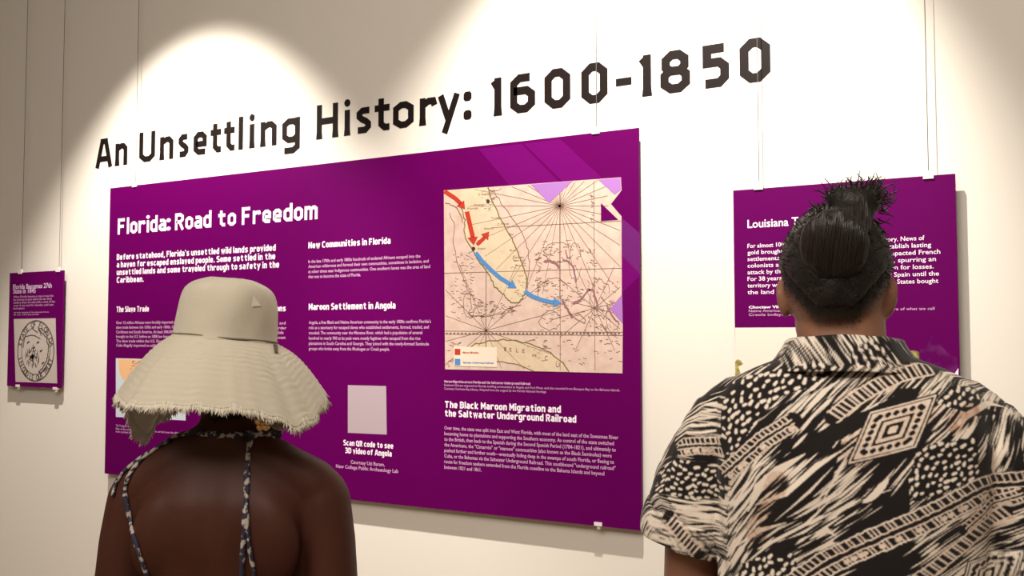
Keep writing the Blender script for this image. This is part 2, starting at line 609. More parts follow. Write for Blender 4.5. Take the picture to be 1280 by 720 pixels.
for ch, a, b in TITLE:
    zc = tz + tcap*0.4
    mb = glyph(ch, wall_x(a, zc), wall_x(b, zc), tz, tcap, -0.0015, 0.0005, tcap*0.092 if ch not in '16058' else tcap*0.104)
    o = mb.build('letter', M_vinyl, None)
    o.parent = title
    o.matrix_parent_inverse = Matrix.Translation(title.location).inverted()

# ------------------------------------------------------------------ display panels
PY = -0.034      # printed face of the boards
PB = -0.026      # back of the boards


def P(y_off):
    return PY - y_off*0.00035


def board(name, pxc, label, cat, size=None):
    """board with corners: TL, TR, BR measured on the print plane"""
    x0 = 0.5*(on_wall(*pxc[0], PY)[0]+on_wall(*pxc[3], PY)[0])
    x1 = 0.5*(on_wall(*pxc[1], PY)[0]+on_wall(*pxc[2], PY)[0])
    zt = 0.5*(on_wall(*pxc[0], PY)[1]+on_wall(*pxc[1], PY)[1])
    zb = 0.5*(on_wall(*pxc[3], PY)[1]+on_wall(*pxc[2], PY)[1])
    if size:
        zb = zt-size
    root = empty(name, ((x0+x1)/2, PB, zb))
    tag(root, label, cat)
    b = MB()
    b.plate([(x0, zb), (x1, zb), (x1, zt), (x0, zt)], PY, PB)
    sub(b, 'board', M_panel, root)
    return root, x0, x1, zb, zt


def sub(mb, name, m, parent, label=None, kind=None, smooth=False):
    o = mb.build(name, m, None, smooth)
    o.parent = parent
    if parent.parent is None:      # parts are laid out in room coordinates
        o.matrix_parent_inverse = Matrix.Translation(parent.location).inverted()
    return tag(o, label=label, kind=kind)


def lines(root, name, rows, cap, y, m, bold=0.0):
    if name != 'paragraph' and len(rows) > 1:
        return [lines(root, name, [r_], cap, y, m, bold) for r_ in rows]
    b = MB()
    for row in rows:
        if root is main and bold > 0.02:
            stroke_line(b, row[0], row[1], row[2], row[3], cap, y, 0.76 if cap > 12 else 0.92)
            continue
        put_line(b, row[0], row[1], row[2], row[3], row[4] if len(row) > 4 else cap, y, bold)
    return sub(b, name, m, root)


# ---- the large board
main = None
main, mx0, mx1, mzb, mzt = board('exhibit_panel', [(134, 236), (798.3, 159.3), (801.5, 660.8), (134.5, 594)],
                                'largest purple board, headed Florida: Road to Freedom, with an old map of Florida', 'sign')
# tone shapes printed at the upper right and beside the map
b = MB()
b.plate(px_poly([(598, 186), (652, 180), (700, 229), (640, 236)], P(1)), P(1), PY)
sub(b, 'tone_shape', M_light, main)
b = MB()
b.plate(px_poly([(655, 179.5), (700, 174), (752, 222), (704, 228)], P(1)), P(1), PY)
sub(b, 'tone_shape', M_light, main)
b = MB()
b.plate(px_poly([(772, 300), (800, 318), (800, 345), (776, 368)], P(1)), P(1), PY)
sub(b, 'tone_shape', M_light, main)
b = MB()
b.plate(px_poly([(775, 280), (779, 274), (800, 292), (800, 343), (776, 318)], P(2)), P(2), PY)
sub(b, 'tone_shape', M_mauve, main)

lines(main, 'heading', [('Florida: Road to Freedom', 146.8, 293.4, 397.2)], 20.0, P(2), M_white, 0.028)
lines(main, 'intro_text', [
    ("Before statehood, Florida's unsettled wild lands provided", 145.8, 325.0, 344.6),
    ('a haven for escaped enslaved people. Some settled in the', 145.8, 334.5, 344.2),
    ('unsettled lands and some traveled through to safety in the', 145.8, 344.0, 349.0),
    ('Caribbean.', 145.8, 353.6, 179.5)], 7.2, P(2), M_white, 0.04)
lines(main, 'heading', [('The Slave Trade', 145.2, 390.2, 186.2)], 7.0, P(2), M_white, 0.045)
lines(main, 'paragraph', [
    ('Over 12 million Africans were forcibly imported as part of the slave', 145.2, 405.0, 246),
    ('slave trade between the 1500s and early 1800s. Given various parts of', 145.2, 410.8, 249),
    ('Caribbean and South America. At least 388,000 enslaved were', 145.2, 416.6, 241),
    ('brought to the U.S. before an 1808 law banned slave imports.', 145.2, 422.2, 238),
    ('The slave trade within the U.S. Slave smugglers from', 145.2, 427.8, 230),
    ('Cuba illegally imported an additional number', 145.2, 433.2, 218)], 3.6, P(2), M_body, 0.012)
lines(main, 'heading', [('Plantations', 316, 389.7, 357.4)], 7.4, P(2), M_white, 0.045)
lines(main, 'paragraph', [
    ('Enslaved workers on farms were sold and', 266, 406.2, 357.0),
    ('moved between estates across the border', 266, 412.0, 358.0),
    ('and labored in cotton and sugar fields', 266, 417.6, 354.5),
    ('until freedom came to the southern coast', 266, 423.4, 357.0)], 3.6, P(2), M_body, 0.012)
lines(main, 'heading', [('New Communities in Florida', 385.4, 310.6, 488.2)], 7.8, P(2), M_white, 0.045)
lines(main, 'paragraph', [
    ('In the late 1700s and early 1800s hundreds of enslaved Africans escaped into the', 385.4, 328.8, 525.4),
    ('American wilderness and formed their own communities, sometimes in isolation, and', 385.4, 335.0, 535.7),
    ('at other times near Indigenous communities. One southern haven was the area of land', 385.4, 341.4, 537.6),
    ('that was to become the state of Florida.', 385.4, 347.8, 451.0)], 4.0, P(2), M_body, 0.012)
lines(main, 'heading', [('Maroon Settlement in Angola', 385.8, 387.6, 494.4)], 8.0, P(2), M_white, 0.045)
lines(main, 'paragraph', [
    ("Angola, a free Black and Native American community in the early 1800s confirms Florida's", 386, 404.9, 538.6),
    ('role as a sanctuary for escaped slaves who established settlements, farmed, traded, and', 386, 411.4, 536.0),
    ('traveled. The community near the Manatee River, which had a population of several', 386, 417.9, 527.8),
    ('hundred to nearly 900 at its peak were mostly fugitives who escaped from the rice', 386, 424.5, 525.4),
    ('plantations in South Carolina and Georgia. They joined with the newly-formed Seminole', 386, 431.0, 536.0),
    ('groups who broke away from the Muskogee or Creek people.', 386, 437.5, 487.0)], 4.0, P(2), M_body, 0.012)
lines(main, 'caption', [('Scan QR code to see', 429.0, 556.6, 491.6), ('3D video of Angola', 431.0, 566.3, 489.6)], 7.0, P(2), M_white, 0.04)
lines(main, 'caption', [('Courtesy Uzi Baram,', 438.4, 579.5, 480.8), ('New College Public Archaeology Lab', 420, 584.6, 497.8)], 4.6, P(2), M_body, 0.014)
lines(main, 'caption', [('Maroon Migration across Florida and the Saltwater Underground Railroad', 555.4, 478.2, 662.8)], 3.0, P(2), M_body, 0.03)
lines(main, 'caption', [
    ('Enslaved Africans migrated to Florida, building communities at Angola and Fort Mose, and also traveled from Biscayne Bay to the Bahama Islands.', 555.4, 482.6, 775),
    ('Courtesy Charlotte Bay Library. Adapted from the original by the Florida National Heritage', 555.4, 487.0, 682.8)], 2.9, P(2), M_body, 0.0)
lines(main, 'heading', [('The Black Maroon Migration and', 555.4, 509.6, 701.2), ('the Saltwater Underground Railroad', 555.4, 520.4, 720.4)],
      8.4, P(2), M_white, 0.045)
lines(main, 'paragraph', [
    ('Over time, the state was split into East and West Florida, with most of the land east of the Suwannee River', 555.4, 536.8, 772.8),
    ('becoming home to plantations and supporting the Southern economy. As control of the state switched', 555.4, 543.8, 767.5),
    ('to the British, then back to the Spanish during the Second Spanish Period (1784-1821), and ultimately to', 555.4, 550.8, 769.8),
    ('the Americans, the "Cimarr\u00f3n" or "maroon" communities (also known as the Black Seminoles) were', 555.4, 557.8, 764.6),
    ('pushed further and further south\u2014eventually hiding deep in the swamps of south Florida, or fleeing to', 555.4, 564.8, 767.6),
    ('Cuba, or the Bahamas via the Saltwater Underground Railroad. This southbound "underground railroad"', 555.4, 571.8, 769.4),
    ('route for freedom seekers extended from the Florida coastline to the Bahama Islands and beyond', 555.4, 578.8, 755.4),
    ('between 1821 and 1861.', 555.4, 585.8, 602.0)], 4.6, P(2), M_body, 0.012)
# blank card where the printed code stands
b = MB()
b.plate(px_poly([(434.8, 481.4), (482.6, 482.6), (483.4, 543.2), (434.8, 541)], P(1)), P(1), PY)
sub(b, 'blank_square', mat('pale_print', srgb(176, 160, 170), 0.5), main)
# small trade map, mostly hidden by the hat
b = MB()
b.plate(px_poly([(144.8, 447.8), (232, 450), (232, 525.6), (144.8, 521.2)], P(1)), P(1), PY)
pic = sub(b, 'trade_map', mat('pale_blue_print', srgb(205, 215, 228), 0.5), main)
b = MB()
b.plate(px_poly([(148, 449), (178, 449.5), (176, 458), (166, 463), (160, 474), (153, 474), (149, 465)], P(2)), P(2), PY)
sub(b, 'land', mat('orange_print', srgb(236, 186, 138), 0.5), pic)
b = MB()
rng = random.Random(3)
for _ in range(26):
    x, y = rng.uniform(158, 182), rng.uniform(451, 478)
    b.strip(px_poly([(x, y), (x+rng.uniform(-4, 5), y+rng.uniform(-3, 3))], P(3)), 0.0025, P(3), P(2))
sub(b, 'label_marks', mat('grey_print', srgb(120, 124, 136), 0.5), pic)
lines(main, 'caption', [('The Triangular Slave Trade', 144.8, 533.0, 170), ('Map of the trade route of enslaved people carried over the Atlantic', 144.8, 537.0, 228),
                        ('from a printed atlas of the period', 144.8, 540.6, 180)], 2.7, P(2), M_body, 0.008)

# ---- the old map on the large board
MC = [(554.8, 238), (776, 221.8), (778.2, 466.9), (556.4, 461.8)]


def mp(u, v):
    """map position (crop units 0..720 over 540..820, 210..490) -> photo px"""
    return (540+u/2.5714, 210+v/2.5714)


def mpoly(pts, y):
    return px_poly([mp(*p) for p in pts], y)


b = MB()
b.plate(mpoly([(38, 72), (607, 30), (609, 72), (575, 116), (609, 156), (610, 408), (573, 452), (613, 500), (612, 660), (42, 647)], P(3)), P(3), PY)
MP = sub(b, 'map_sheet', M_paper, main)
b = MB()
b.plate(mpoly([(318, 53), (452, 42), (376, 113)], P(5)), P(5), P(3))
sub(b, 'lilac_triangle', M_lilac, MP)
b = MB()
b.plate(mpoly([(534, 37), (606, 31), (607, 70), (588, 86)], P(5)), P(5), P(3))
sub(b, 'lilac_triangle', M_lilac, MP)
b = MB()
b.plate(mpoly([(611, 408), (613, 500), (572, 453)], P(5)), P(5), P(3)-0.0000)
sub(b, 'lilac_triangle', M_lilac, MP)
b = MB()
b.plate(mpoly([(543, 113), (598, 166), (543, 170)], P(6)), P(6), P(3))
sub(b, 'purple_triangle', M_panel, MP)
FL_W = [(72, 96), (88, 116), (98, 140), (106, 168), (104, 196), (108, 222), (118, 246), (130, 262), (140, 282), (152, 302), (168, 320), (180, 338), (192, 358), (200, 380), (214, 392), (230, 408), (244, 424), (262, 434), (278, 432), (290, 420)]
FL_E = [(290, 420), (300, 398), (304, 372), (302, 344), (294, 318), (284, 292), (272, 264), (260, 234), (246, 210), (234, 186), (220, 164), (208, 138), (194, 110), (184, 82), (180, 62)]
b = MB()
b.plate(mpoly([(38, 72)] + FL_W + FL_E[1:], P(4)), P(4), P(3))
cuba = [(90, 610), (112, 584), (140, 566), (180, 556), (226, 552), (272, 556), (318, 566), (356, 582), (392, 602), (420, 628), (440, 655), (330, 653), (300, 640), (262, 630), (210, 620), (150, 608), (112, 612)]
sub(b, 'land', M_land, MP)
b = MB()
b.plate(mpoly(cuba, P(4)), P(4), P(3))
sub(b, 'land', M_land, MP)


def wob(pts, k, a, sd):
    """hand-drawn wobble along a line"""
    rg = random.Random(sd)
    out = []
    for i in range(len(pts)-1):
        for j in range(k):
            t = j/k
            out.append((pts[i][0]*(1-t)+pts[i+1][0]*t+rg.uniform(-a, a), pts[i][1]*(1-t)+pts[i+1][1]*t+rg.uniform(-a, a)))
    out.append(pts[-1])
    return out


PXM = 0.0026   # metres per photo pixel on the map
b = MB()
b.strip(mpoly(wob(FL_W, 3, 2.2, 1), P(5)), 1.3*PXM, P(5), P(3))
sub(b, 'coastline', M_coast, MP)
b = MB()
b.strip(mpoly(wob(FL_E, 3, 2.2, 2), P(5)), 1.5*PXM, P(5), P(3))
sub(b, 'coastline', M_coast, MP)
b = MB()
b.strip(mpoly(wob([(44, 112), (62, 118), (78, 128), (92, 150), (98, 176)], 3, 2, 3), P(5)), 1.0*PXM, P(5), P(3))
sub(b, 'coastline', M_coast, MP)
b = MB()
b.strip(mpoly(wob(cuba[:11], 3, 2.5, 4), P(5)), 1.3*PXM, P(5), P(3))
sub(b, 'coastline', M_coast, MP)
b = MB()
b.strip(mpoly(wob(cuba[11:], 3, 2.5, 5), P(5)), 0.9*PXM, P(5), P(3))
sub(b, 'coastline', M_coast, MP)
b = MB()
# rhumb lines through the wind roses
for (cx, cy), angs, rad in (((410, 122), [0, 11, 22, 33, 45, 56, 67, 78, 90, 101, 112, 123, 135, 146, 157, 168], 290), ((174, 522), [20, 45, 68, 90, 115, 140, 165], 230), ((524, 450), [15, 40, 65, 115, 140, 165], 150)):
    for a in angs:
        for sgn in (1, -1):
            ex, ey = cx, cy
            for t in range(rad):
                nx, ny = cx+sgn*math.cos(math.radians(a))*t, cy+sgn*math.sin(math.radians(a))*t
                top = 72-(nx-38)*0.074
                if not (42 < nx < 604 and top+4 < ny < 645):
                    break
                if nx > 565 and ny < 180:
                    break
                ex, ey = nx, ny
            if abs(ex-cx)+abs(ey-cy) > 8:
                b.strip(mpoly([(cx, cy), (ex, ey)], P(4.4)), 0.55*PXM, P(4.4), P(3))
for pts in ([(412, 44), (412, 650)], [(174, 330), (172, 640)], [(520, 42), (524, 650)], [(40, 338), (610, 322)], [(190, 192), (608, 170)], [(40, 524), (612, 528)], [(42, 534), (612, 538)]):
    b.strip(mpoly(pts, P(4.4)), 0.7*PXM, P(4.4), P(3))
sub(b, 'rhumb_lines', M_ink, MP)
b = MB()
for k in range(46):     # scale bar dashes
    u = 44+k*12.3
    b.plate(mpoly([(u, 529), (u+6, 529), (u+6, 534), (u, 534)], P(4.8)), P(4.8), P(3))
shoal = [(58, 140), (72, 190), (70, 240), (82, 300), (98, 350), (120, 400), (128, 436), (118, 470), (160, 478), (214, 470), (250, 452), (286, 440)]
b.strip(mpoly(wob(shoal, 4, 3, 8), P(4.8)), 0.8*PXM, P(4.8), P(3))
shoal2 = [(198, 70), (220, 110), (250, 150), (280, 190), (304, 240), (312, 290), (312, 340), (306, 390)]
b.strip(mpoly(wob(shoal2, 4, 2.5, 9), P(4.8)), 0.8*PXM, P(4.8), P(3))
rg = random.Random(11)
for (u0_, v0_, u1_, v1_, n) in ((60, 270, 130, 480, 60), (120, 420, 260, 480, 90), (330, 260, 345, 400, 26), (350, 230, 480, 330, 46), (350, 360, 480, 500, 60), (500, 350, 600, 520, 70), (505, 80, 518, 170, 16),
                             (150, 70, 200, 140, 20), (250, 280, 300, 420, 24), (300, 520, 600, 640, 60), (320, 360, 400, 380, 18), (45, 560, 90, 640, 24), (490, 250, 530, 350, 18)):
    for _ in range(n):
        u, v = rg.uniform(u0_, u1_), rg.uniform(v0_, v1_)
        a = rg.uniform(-0.5, 0.5) + (0.8 if u0_ > 480 else 0)
        l = rg.uniform(4, 15)
        if 205 < u < 300 and v > 420 and u0_ == 120 and v < 436:
            continue
        b.strip(mpoly([(u, v), (u+l*.5*math.cos(a)+rg.uniform(-2, 2), v+l*.5*math.sin(a)+rg.uniform(-2, 2)), (u+l*math.cos(a), v+l*math.sin(a))], P(4.8)), rg.uniform(.35, .7)*PXM, P(4.8), P(3))
for (cx, cy, rx, ry) in ((405, 270, 45, 32), (390, 400, 50, 45), (540, 420, 34, 60), (380, 490, 34, 30), (460, 300, 20, 60), (580, 480, 20, 46), (200, 60, 22, 14), (120, 440, 20, 40)):
    pts = [(cx+rx*math.cos(t)*(1+rg.uniform(-.12, .12)), cy+ry*math.sin(t)*(1+rg.uniform(-.12, .12))) for t in np.linspace(0.3, 6.0, 26)]
    pts = [p for p in pts if 44 < p[0] < 604 and p[1] > 62]
    b.strip(mpoly(pts, P(4.8)), 0.55*PXM, P(4.8), P(3))
sub(b, 'ink_marks', M_ink, MP)
b = MB()
for pts, w in (([(418, 425), (430, 445), (444, 470), (452, 482)], 3.2), ([(500, 388), (516, 392), (526, 420), (532, 448), (528, 460)], 3.0), ([(360, 300), (380, 298), (398, 306), (408, 322)], 4.0),
               ([(420, 294), (440, 300), (456, 320), (460, 344), (462, 366)], 2.6), ([(452, 436), (466, 430), (480, 424)], 4.2), ([(482, 420), (496, 398), (508, 390)], 2.4), ([(560, 440), (576, 470), (590, 490), (600, 494)], 2.2),
               ([(444, 466), (462, 484), (490, 500), (494, 488), (470, 466)], 1.2), ([(540, 500), (560, 524), (590, 540)], 1.6), ([(430, 262), (436, 290)], 1.8)):
    b = MB()
    b.strip(mpoly(wob(pts, 3, 1.6, len(pts)+int(pts[0][0])), P(5.2)), w*.8*PXM, P(5.2), P(3))
    sub(b, 'island', M_umber, MP)
b = MB()
for (u, v, r) in ((180, 107, 5.5), (133, 259, 6)):
    b = MB()
    b.plate(mpoly([(u+r*math.cos(t), v+r*math.sin(t)*1.05) for t in np.linspace(0, 2*math.pi, 13)[:-1]], P(7)), P(7), P(3))
    sub(b, 'town_dot', M_dark, MP)


def bold_arrow(pts, w, head_l, head_w, m, y):
    bb = MB()
    q = np.array(pts, float)
    d = q[-1]-q[-2]
    d = d/np.linalg.norm(d)
    tip = q[-1]
    base = tip-d*head_l
    n = np.array([-d[1], d[0]])
    body = [tuple(p) for p in q[:-1]] + [tuple(base+d*1)]
    L, R_ = [], []
    B = np.array(body)
    for i in range(len(B)):
        t = B[min(i+1, len(B)-1)]-B[max(i-1, 0)]
        t = t/np.linalg.norm(t)
        nn = np.array([-t[1], t[0]])
        L.append(B[i]+nn*w/2)
        R_.append(B[i]-nn*w/2)
    for i in range(len(B)-1):
        bb.plate(mpoly([tuple(L[i]), tuple(L[i+1]), tuple(R_[i+1]), tuple(R_[i])], y), y, P(3))
    bb.plate(mpoly([tuple(base+n*head_w/2), tuple(tip), tuple(base-n*head_w/2)], y), y, P(3))
    return sub(bb, 'arrow', m, MP)


bold_arrow([(40, 74), (58, 86), (76, 98), (92, 114), (106, 132)], 13, 24, 30, M_red, P(6))
bold_arrow([(112, 140), (118, 164), (124, 192), (130, 216), (134, 248)], 14, 26, 34, M_red, P(6))
bold_arrow([(144, 246), (156, 236), (166, 226), (184, 204)], 12, 24, 30, M_red, P(6))
bold_arrow([(140, 272), (162, 300), (190, 328), (220, 354), (246, 370), (272, 386)], 13, 26, 32, M_blue, P(6))
bold_arrow([(298, 396), (322, 412), (348, 422), (378, 430), (416, 434)], 13, 26, 32, M_blue, P(6))
b = MB()
b.plate(mpoly([(70, 574), (208, 577), (208, 640), (70, 636)], P(6)), P(6), P(3))
LG = sub(b, 'legend_box', mat('legend_paper', srgb(238, 214, 196), 0.6), MP)
b = MB()
b.plate(mpoly([(73, 581), (91, 581.5), (91, 601), (73, 600.5)], P(7)), P(7), P(6))
sub(b, 'legend_square', M_red, MP)
b = MB()
b.plate(mpoly([(73, 613), (91, 613.5), (91, 634), (73, 633.5)], P(7)), P(7), P(6))
sub(b, 'legend_square', M_blue, MP)
for txt, v, u1, m in (('Maroon Migration', 596, 150, M_red), ('Saltwater Underground Railroad', 628, 198, M_blue)):
    b = MB()
    put_line(b, txt, *mp(99, v), mp(u1, v)[0], 2.6, P(7), 0.03)
    sub(b, 'legend_text', m, MP)
b = MB()
for t, u, v, du, cp in (('I', 232, 588, 6, 5), ('S', 248, 590, 8, 5), ('L', 270, 592, 8, 5), ('E', 290, 594, 8, 5), ('DE', 322, 606, 14, 3), ('C', 362, 618, 10, 6), ('U', 398, 640, 12, 6)):
    b = MB()
    put_line(b, t, *mp(u, v), mp(u+du, v)[0], cp, P(5.5), 0.0)
    sub(b, 'place_name', M_ink, MP)
for t, u, v, du in (('Florida', 114, 134, 34), ('Matanza', 134, 122, 34), ('Angola', 146, 262, 26), ('Mayaca', 168, 198, 30), ('S. Augustin', 150, 88, 40), ('Rio', 250, 268, 20), ('Ais', 246, 216, 16), ('Jece', 258, 290, 34), ('Santa Lucia', 262, 300, 38), ('Tequesta', 268, 316, 34), ('C. Florida', 210, 184, 38), ('Tocobaga', 190, 164, 30)):
    b = MB()
    put_line(b, t, *mp(u, v), mp(u+du, v)[0], 2.6, P(5.5), 0.0)
    sub(b, 'place_name', M_ink, MP)


def clip(root, px, py, up=True):
    x, z = on_wall(px, py, PY)
    bb = MB()
    s = 1 if up else -1
    zz = sorted([z-s*0.006, z+s*0.005])
    bb.box(x-0.013, x+0.013, PY-0.004, PB+0.003, zz[0], zz[1])
    zs = sorted([z+s*0.006, z+s*0.016])
    bb.box(x-0.005, x+0.005, PY+0.000, PB+0.001, zs[0], zs[1])
    sub(bb, 'clip', M_clip, root)
    return x


WY = (PY+PB)/2


def hanging_wire(x, z, label, group=None):
    bb = MB()
    o = empty('hanging_wire', (x, WY, z))
    bpy.data.objects.remove(o)
    bb.tube([(0, 0, 0.0), (0, 0, (HC-z)*0.5), (0, 0, HC-z)], 0.0011, 8)
    o = bb.build('hanging_wire', M_wire)
    o.location = (x, WY, z)
    tag(o, label, 'wire', group)


def hang(root, px, label, zt):
    x = clip(root, px[0], px[1], True)
    hanging_wire(x, zt+0.012, label)


hang(main, (168.5, 232.2), 'thin steel wire rising from the upper left corner of the largest purple board', mzt)
hang(main, (745.0, 165.2), 'thin pale steel wire crossing the last zero of 1600, above the largest board', mzt)
clip(main, 748, 655.2, False)
clip(main, 166, 597.2, False)

# ---- board behind the standing man
rt, rx0, rx1, rzb, rzt = board('exhibit_panel', [(917, 236.5), (1195.6, 218.7), (1199, 500), (919, 500)],
                              'purple board with Louisiana heading, half hidden behind the person in the patterned shirt', 'sign', size=0.76)
lines(rt, 'heading', [('Louisiana Territory', 934.4, 285.0, 1046)], 10.5, P(2), M_white, 0.016)
lines(rt, 'paragraph', [
    ('For almost 100 years France ruled the Louisiana Territory. News of', 934.4, 310.0, 1155.6),
    ('gold brought Spanish and French explorers to establish lasting', 934.4, 318.2, 1164.0),
    ('settlements. The French and Indian War which impacted French', 934.4, 326.4, 1175.4),
    ('colonists and Native peoples was lost to Spain, spurring an', 934.4, 334.6, 1170.0),
    ('attack by the colonists who wanted compensation for losses.', 934.4, 342.9, 1167.0),
    ('For 38 years, the vast territory was controlled by Spain until the', 934.4, 351.2, 1173.8),
    ('territory was returned to France. In 1803 the United States bought', 934.4, 359.5, 1173.0),
    ('the land and all its ports.', 934.4, 367.8, 1040)], 5.4, P(2), M_white, 0.008)
lines(rt, 'caption', [('Choctaw Village near the Chefuncte', 935.9, 385.6, 1050)], 3.4, P(2), M_white, 0.03)
lines(rt, 'caption', [('Native Americans helped to shape the diverse and rich material culture of what we call', 935.9, 390.2, 1168.2),
                      ('Creole today, through food and art.', 935.9, 395.0, 1050)], 3.4, P(2), M_body, 0.006)
b = MB()
b.plate(px_poly([(918.8, 409.6), (1060, 409.0), (1060, 440), (1149, 440), (1149.5, 520), (919.2, 520)], P(1)), P(1), PY)
ph = sub(b, 'village_photo', mat('pale_sky_print', srgb(232, 224, 212), 0.5), rt)
M_tree = mottle(mat('tree_print', srgb(92, 84, 30), 0.6), srgb(196, 180, 110), 60, 0.35, 0.7)
b = MB()
b.plate(px_poly([(919, 452), (922, 449), (926, 450.5), (929, 455), (923, 458), (926, 468), (936, 474), (936, 520), (919.2, 520)], P(2)), P(2), PY)
sub(b, 'printed_trees', M_tree, ph)
b = MB()
b.plate(px_poly([(1110, 446), (1118, 441), (1126, 444), (1134, 439), (1142, 438), (1149, 440), (1149.4, 520), (1110, 520)], P(2)), P(2), PY)
sub(b, 'printed_trees', M_tree, ph)
b = MB()
b.plate(px_poly([(1149.4, 440), (1154, 432), (1160, 430), (1164, 420), (1171, 426), (1178, 434), (1186, 442), (1196, 447), (1198, 470), (1199, 520), (1149.6, 520)], P(1)), P(1), PY)
sub(b, 'tone_shape', mottle(mat('speckled_purple_print', srgb(90, 4, 84), 0.55, spec=0.05), srgb(110, 40, 106), 34, 0.45, 0.8), rt)
b = MB()
b.plate(px_poly([(1198, 460), (1198, 472), (1192, 469)], P(2)), P(2), PY)
sub(b, 'white_corner', M_white, rt)
hang(rt, (948.4, 234.6), 'thin steel wire crossing the final zero of 1850, left wire of the Louisiana board', rzt)
hang(rt, (1160.5, 220.8), 'thin pale steel wire above the right end of the Louisiana board', rzt)

# ---- small board at the left edge
lt, lx0, lx1, lzb, lzt = board('exhibit_panel', [(9, 341.8), (75.7, 337.8), (79.2, 486), (12, 481.8)],
                              'small narrow purple board with a round grey seal drawing, near the left edge', 'sign')
lines(lt, 'heading', [('Florida Becomes 27th', 16.2, 361.4, 64.6), ('State in 1845', 16.4, 366.9, 44.6)], 6.0, P(2), mat('lilac_white_print', srgb(214, 186, 216), 0.5), 0.02)
lines(lt, 'paragraph', [('When Florida became a state it was the', 16.8, 372.4, 66.6), ('last territory to enter before the war. Early', 16.8, 376.0, 64.8), ('settlers drew the seal with a view of the', 16.8, 379.6, 68.8),
                        ('coast. It was used for decades, until new', 16.8, 383.2, 66.8), ('lawmakers', 16.8, 386.8, 30.5)], 2.8, P(2), M_body, 0.0)
lines(lt, 'caption', [('An early drawing of the state seal shown', 17.2, 391.6, 61), ('in an old journal', 17.2, 394.4, 48)], 2.0, P(2), M_body, 0.0)
b = MB()
b.plate(px_poly([(17.2, 398.8), (69.4, 397.8), (71.4, 479.2), (19.4, 477.3)], P(1)), P(1), PY)
sl = sub(b, 'seal_drawing', mat('grey_paper', srgb(190, 178, 172), 0.6), lt)
c0 = on_wall(44.4, 438.6, P(2))
er = [abs(on_wall(67.8, 438.6, P(2))[0]-c0[0])*0.98, abs(on_wall(44.4, 400.2, P(2))[1]-c0[1])*0.98]
b = MB()


def ring(bb, r, w, a0=0, a1=360, n=60, jit=0):
    pts = [(c0[0]+er[0]*r*math.cos(math.radians(a))*(1+rg.uniform(-jit, jit)), c0[1]+er[1]*r*math.sin(math.radians(a))*(1+rg.uniform(-jit, jit))) for a in np.linspace(a0, a1, n)]
    bb.strip(pts, w, P(2), PY)


ring(b, 1.0, 0.006)
ring(b, 0.78, 0.004, 100, 330)
ring(b, 0.70, 0.006, -75, 80, 30, 0.05)
ring(b, 0.78, 0.004, -75, 80, 30, 0.03)
for _ in range(60):
    t, r_ = rg.uniform(0, 6.28), rg.uniform(0, 0.5)
    x, z = c0[0]-0.02+er[0]*0.8*r_*math.cos(t), c0[1]-er[1]*0.28+er[1]*0.7*r_*math.sin(t)
    a = rg.uniform(0.5, 2.6)
    b.strip([(x, z), (x+0.012*math.cos(a), z+0.022*math.sin(a))], 0.004, P(2), PY)
for (dx, dz) in ((-0.42, 0.28), (0.12, 0.28), (0.3, 0.0), (0.42, -0.4), (-0.1, 0.1)):
    x, z = c0[0]+er[0]*dx, c0[1]+er[1]*dz
    for a in (0, 60, 120):
        b.strip([(x-.009*math.cos(a), z-.012*math.sin(a)), (x+.009*math.cos(a), z+.012*math.sin(a))], 0.004, P(2), PY)
for (dx0, dz0, dx1, dz1) in ((-.62, .46, -.3, .52), (-.3, .52, -.05, .5), (-.05, .5, .25, .4), (.1, .8, .3, .5), (-.2, .74, .1, .6), (-.62, .46, -.7, .1)):
    b.strip([(c0[0]+er[0]*dx0, c0[1]+er[1]*dz0), (c0[0]+er[0]*dx1, c0[1]+er[1]*dz1)], 0.005, P(2), PY)
# lettering round the rim
for word, a0, a1, flip in (('STATE OF FLORIDA', 165, 15, False), ('IN GOD IS OUR TRUST', 200, 340, True)):
    for i, ch in enumerate(word):
        if ch == ' ':
            continue
        a = math.radians(a0+(a1-a0)*i/(len(word)-1))
        v, f = text_mesh(ch, 0.02)
        v = v - np.array([0.3, 0.36, 0])
        rot = a-math.pi/2 if not flip else a+math.pi/2
        s = 0.034
        cs, sn = math.cos(rot), math.sin(rot)
        X = c0[0]+er[0]*0.885*math.cos(a)+s*(v[:, 0]*cs-v[:, 1]*sn)
        Z = c0[1]+er[1]*0.885*math.sin(a)+s*(v[:, 0]*sn+v[:, 1]*cs)
        b.add([(x, P(2), z) for x, z in zip(X, Z)], f)
sub(b, 'ink_lines', mat('grey_ink', srgb(82, 72, 70), 0.6), sl)
hang(lt, (25.6, 340.8), 'leftmost thin dark wire, above the small board with the seal', lzt)
hang(lt, (72.8, 338.2), 'second thin dark wire from the left, at the right end of the seal board', lzt)
clip(lt, 22.5, 482.3, False)
clip(lt, 69.0, 485.6, False)

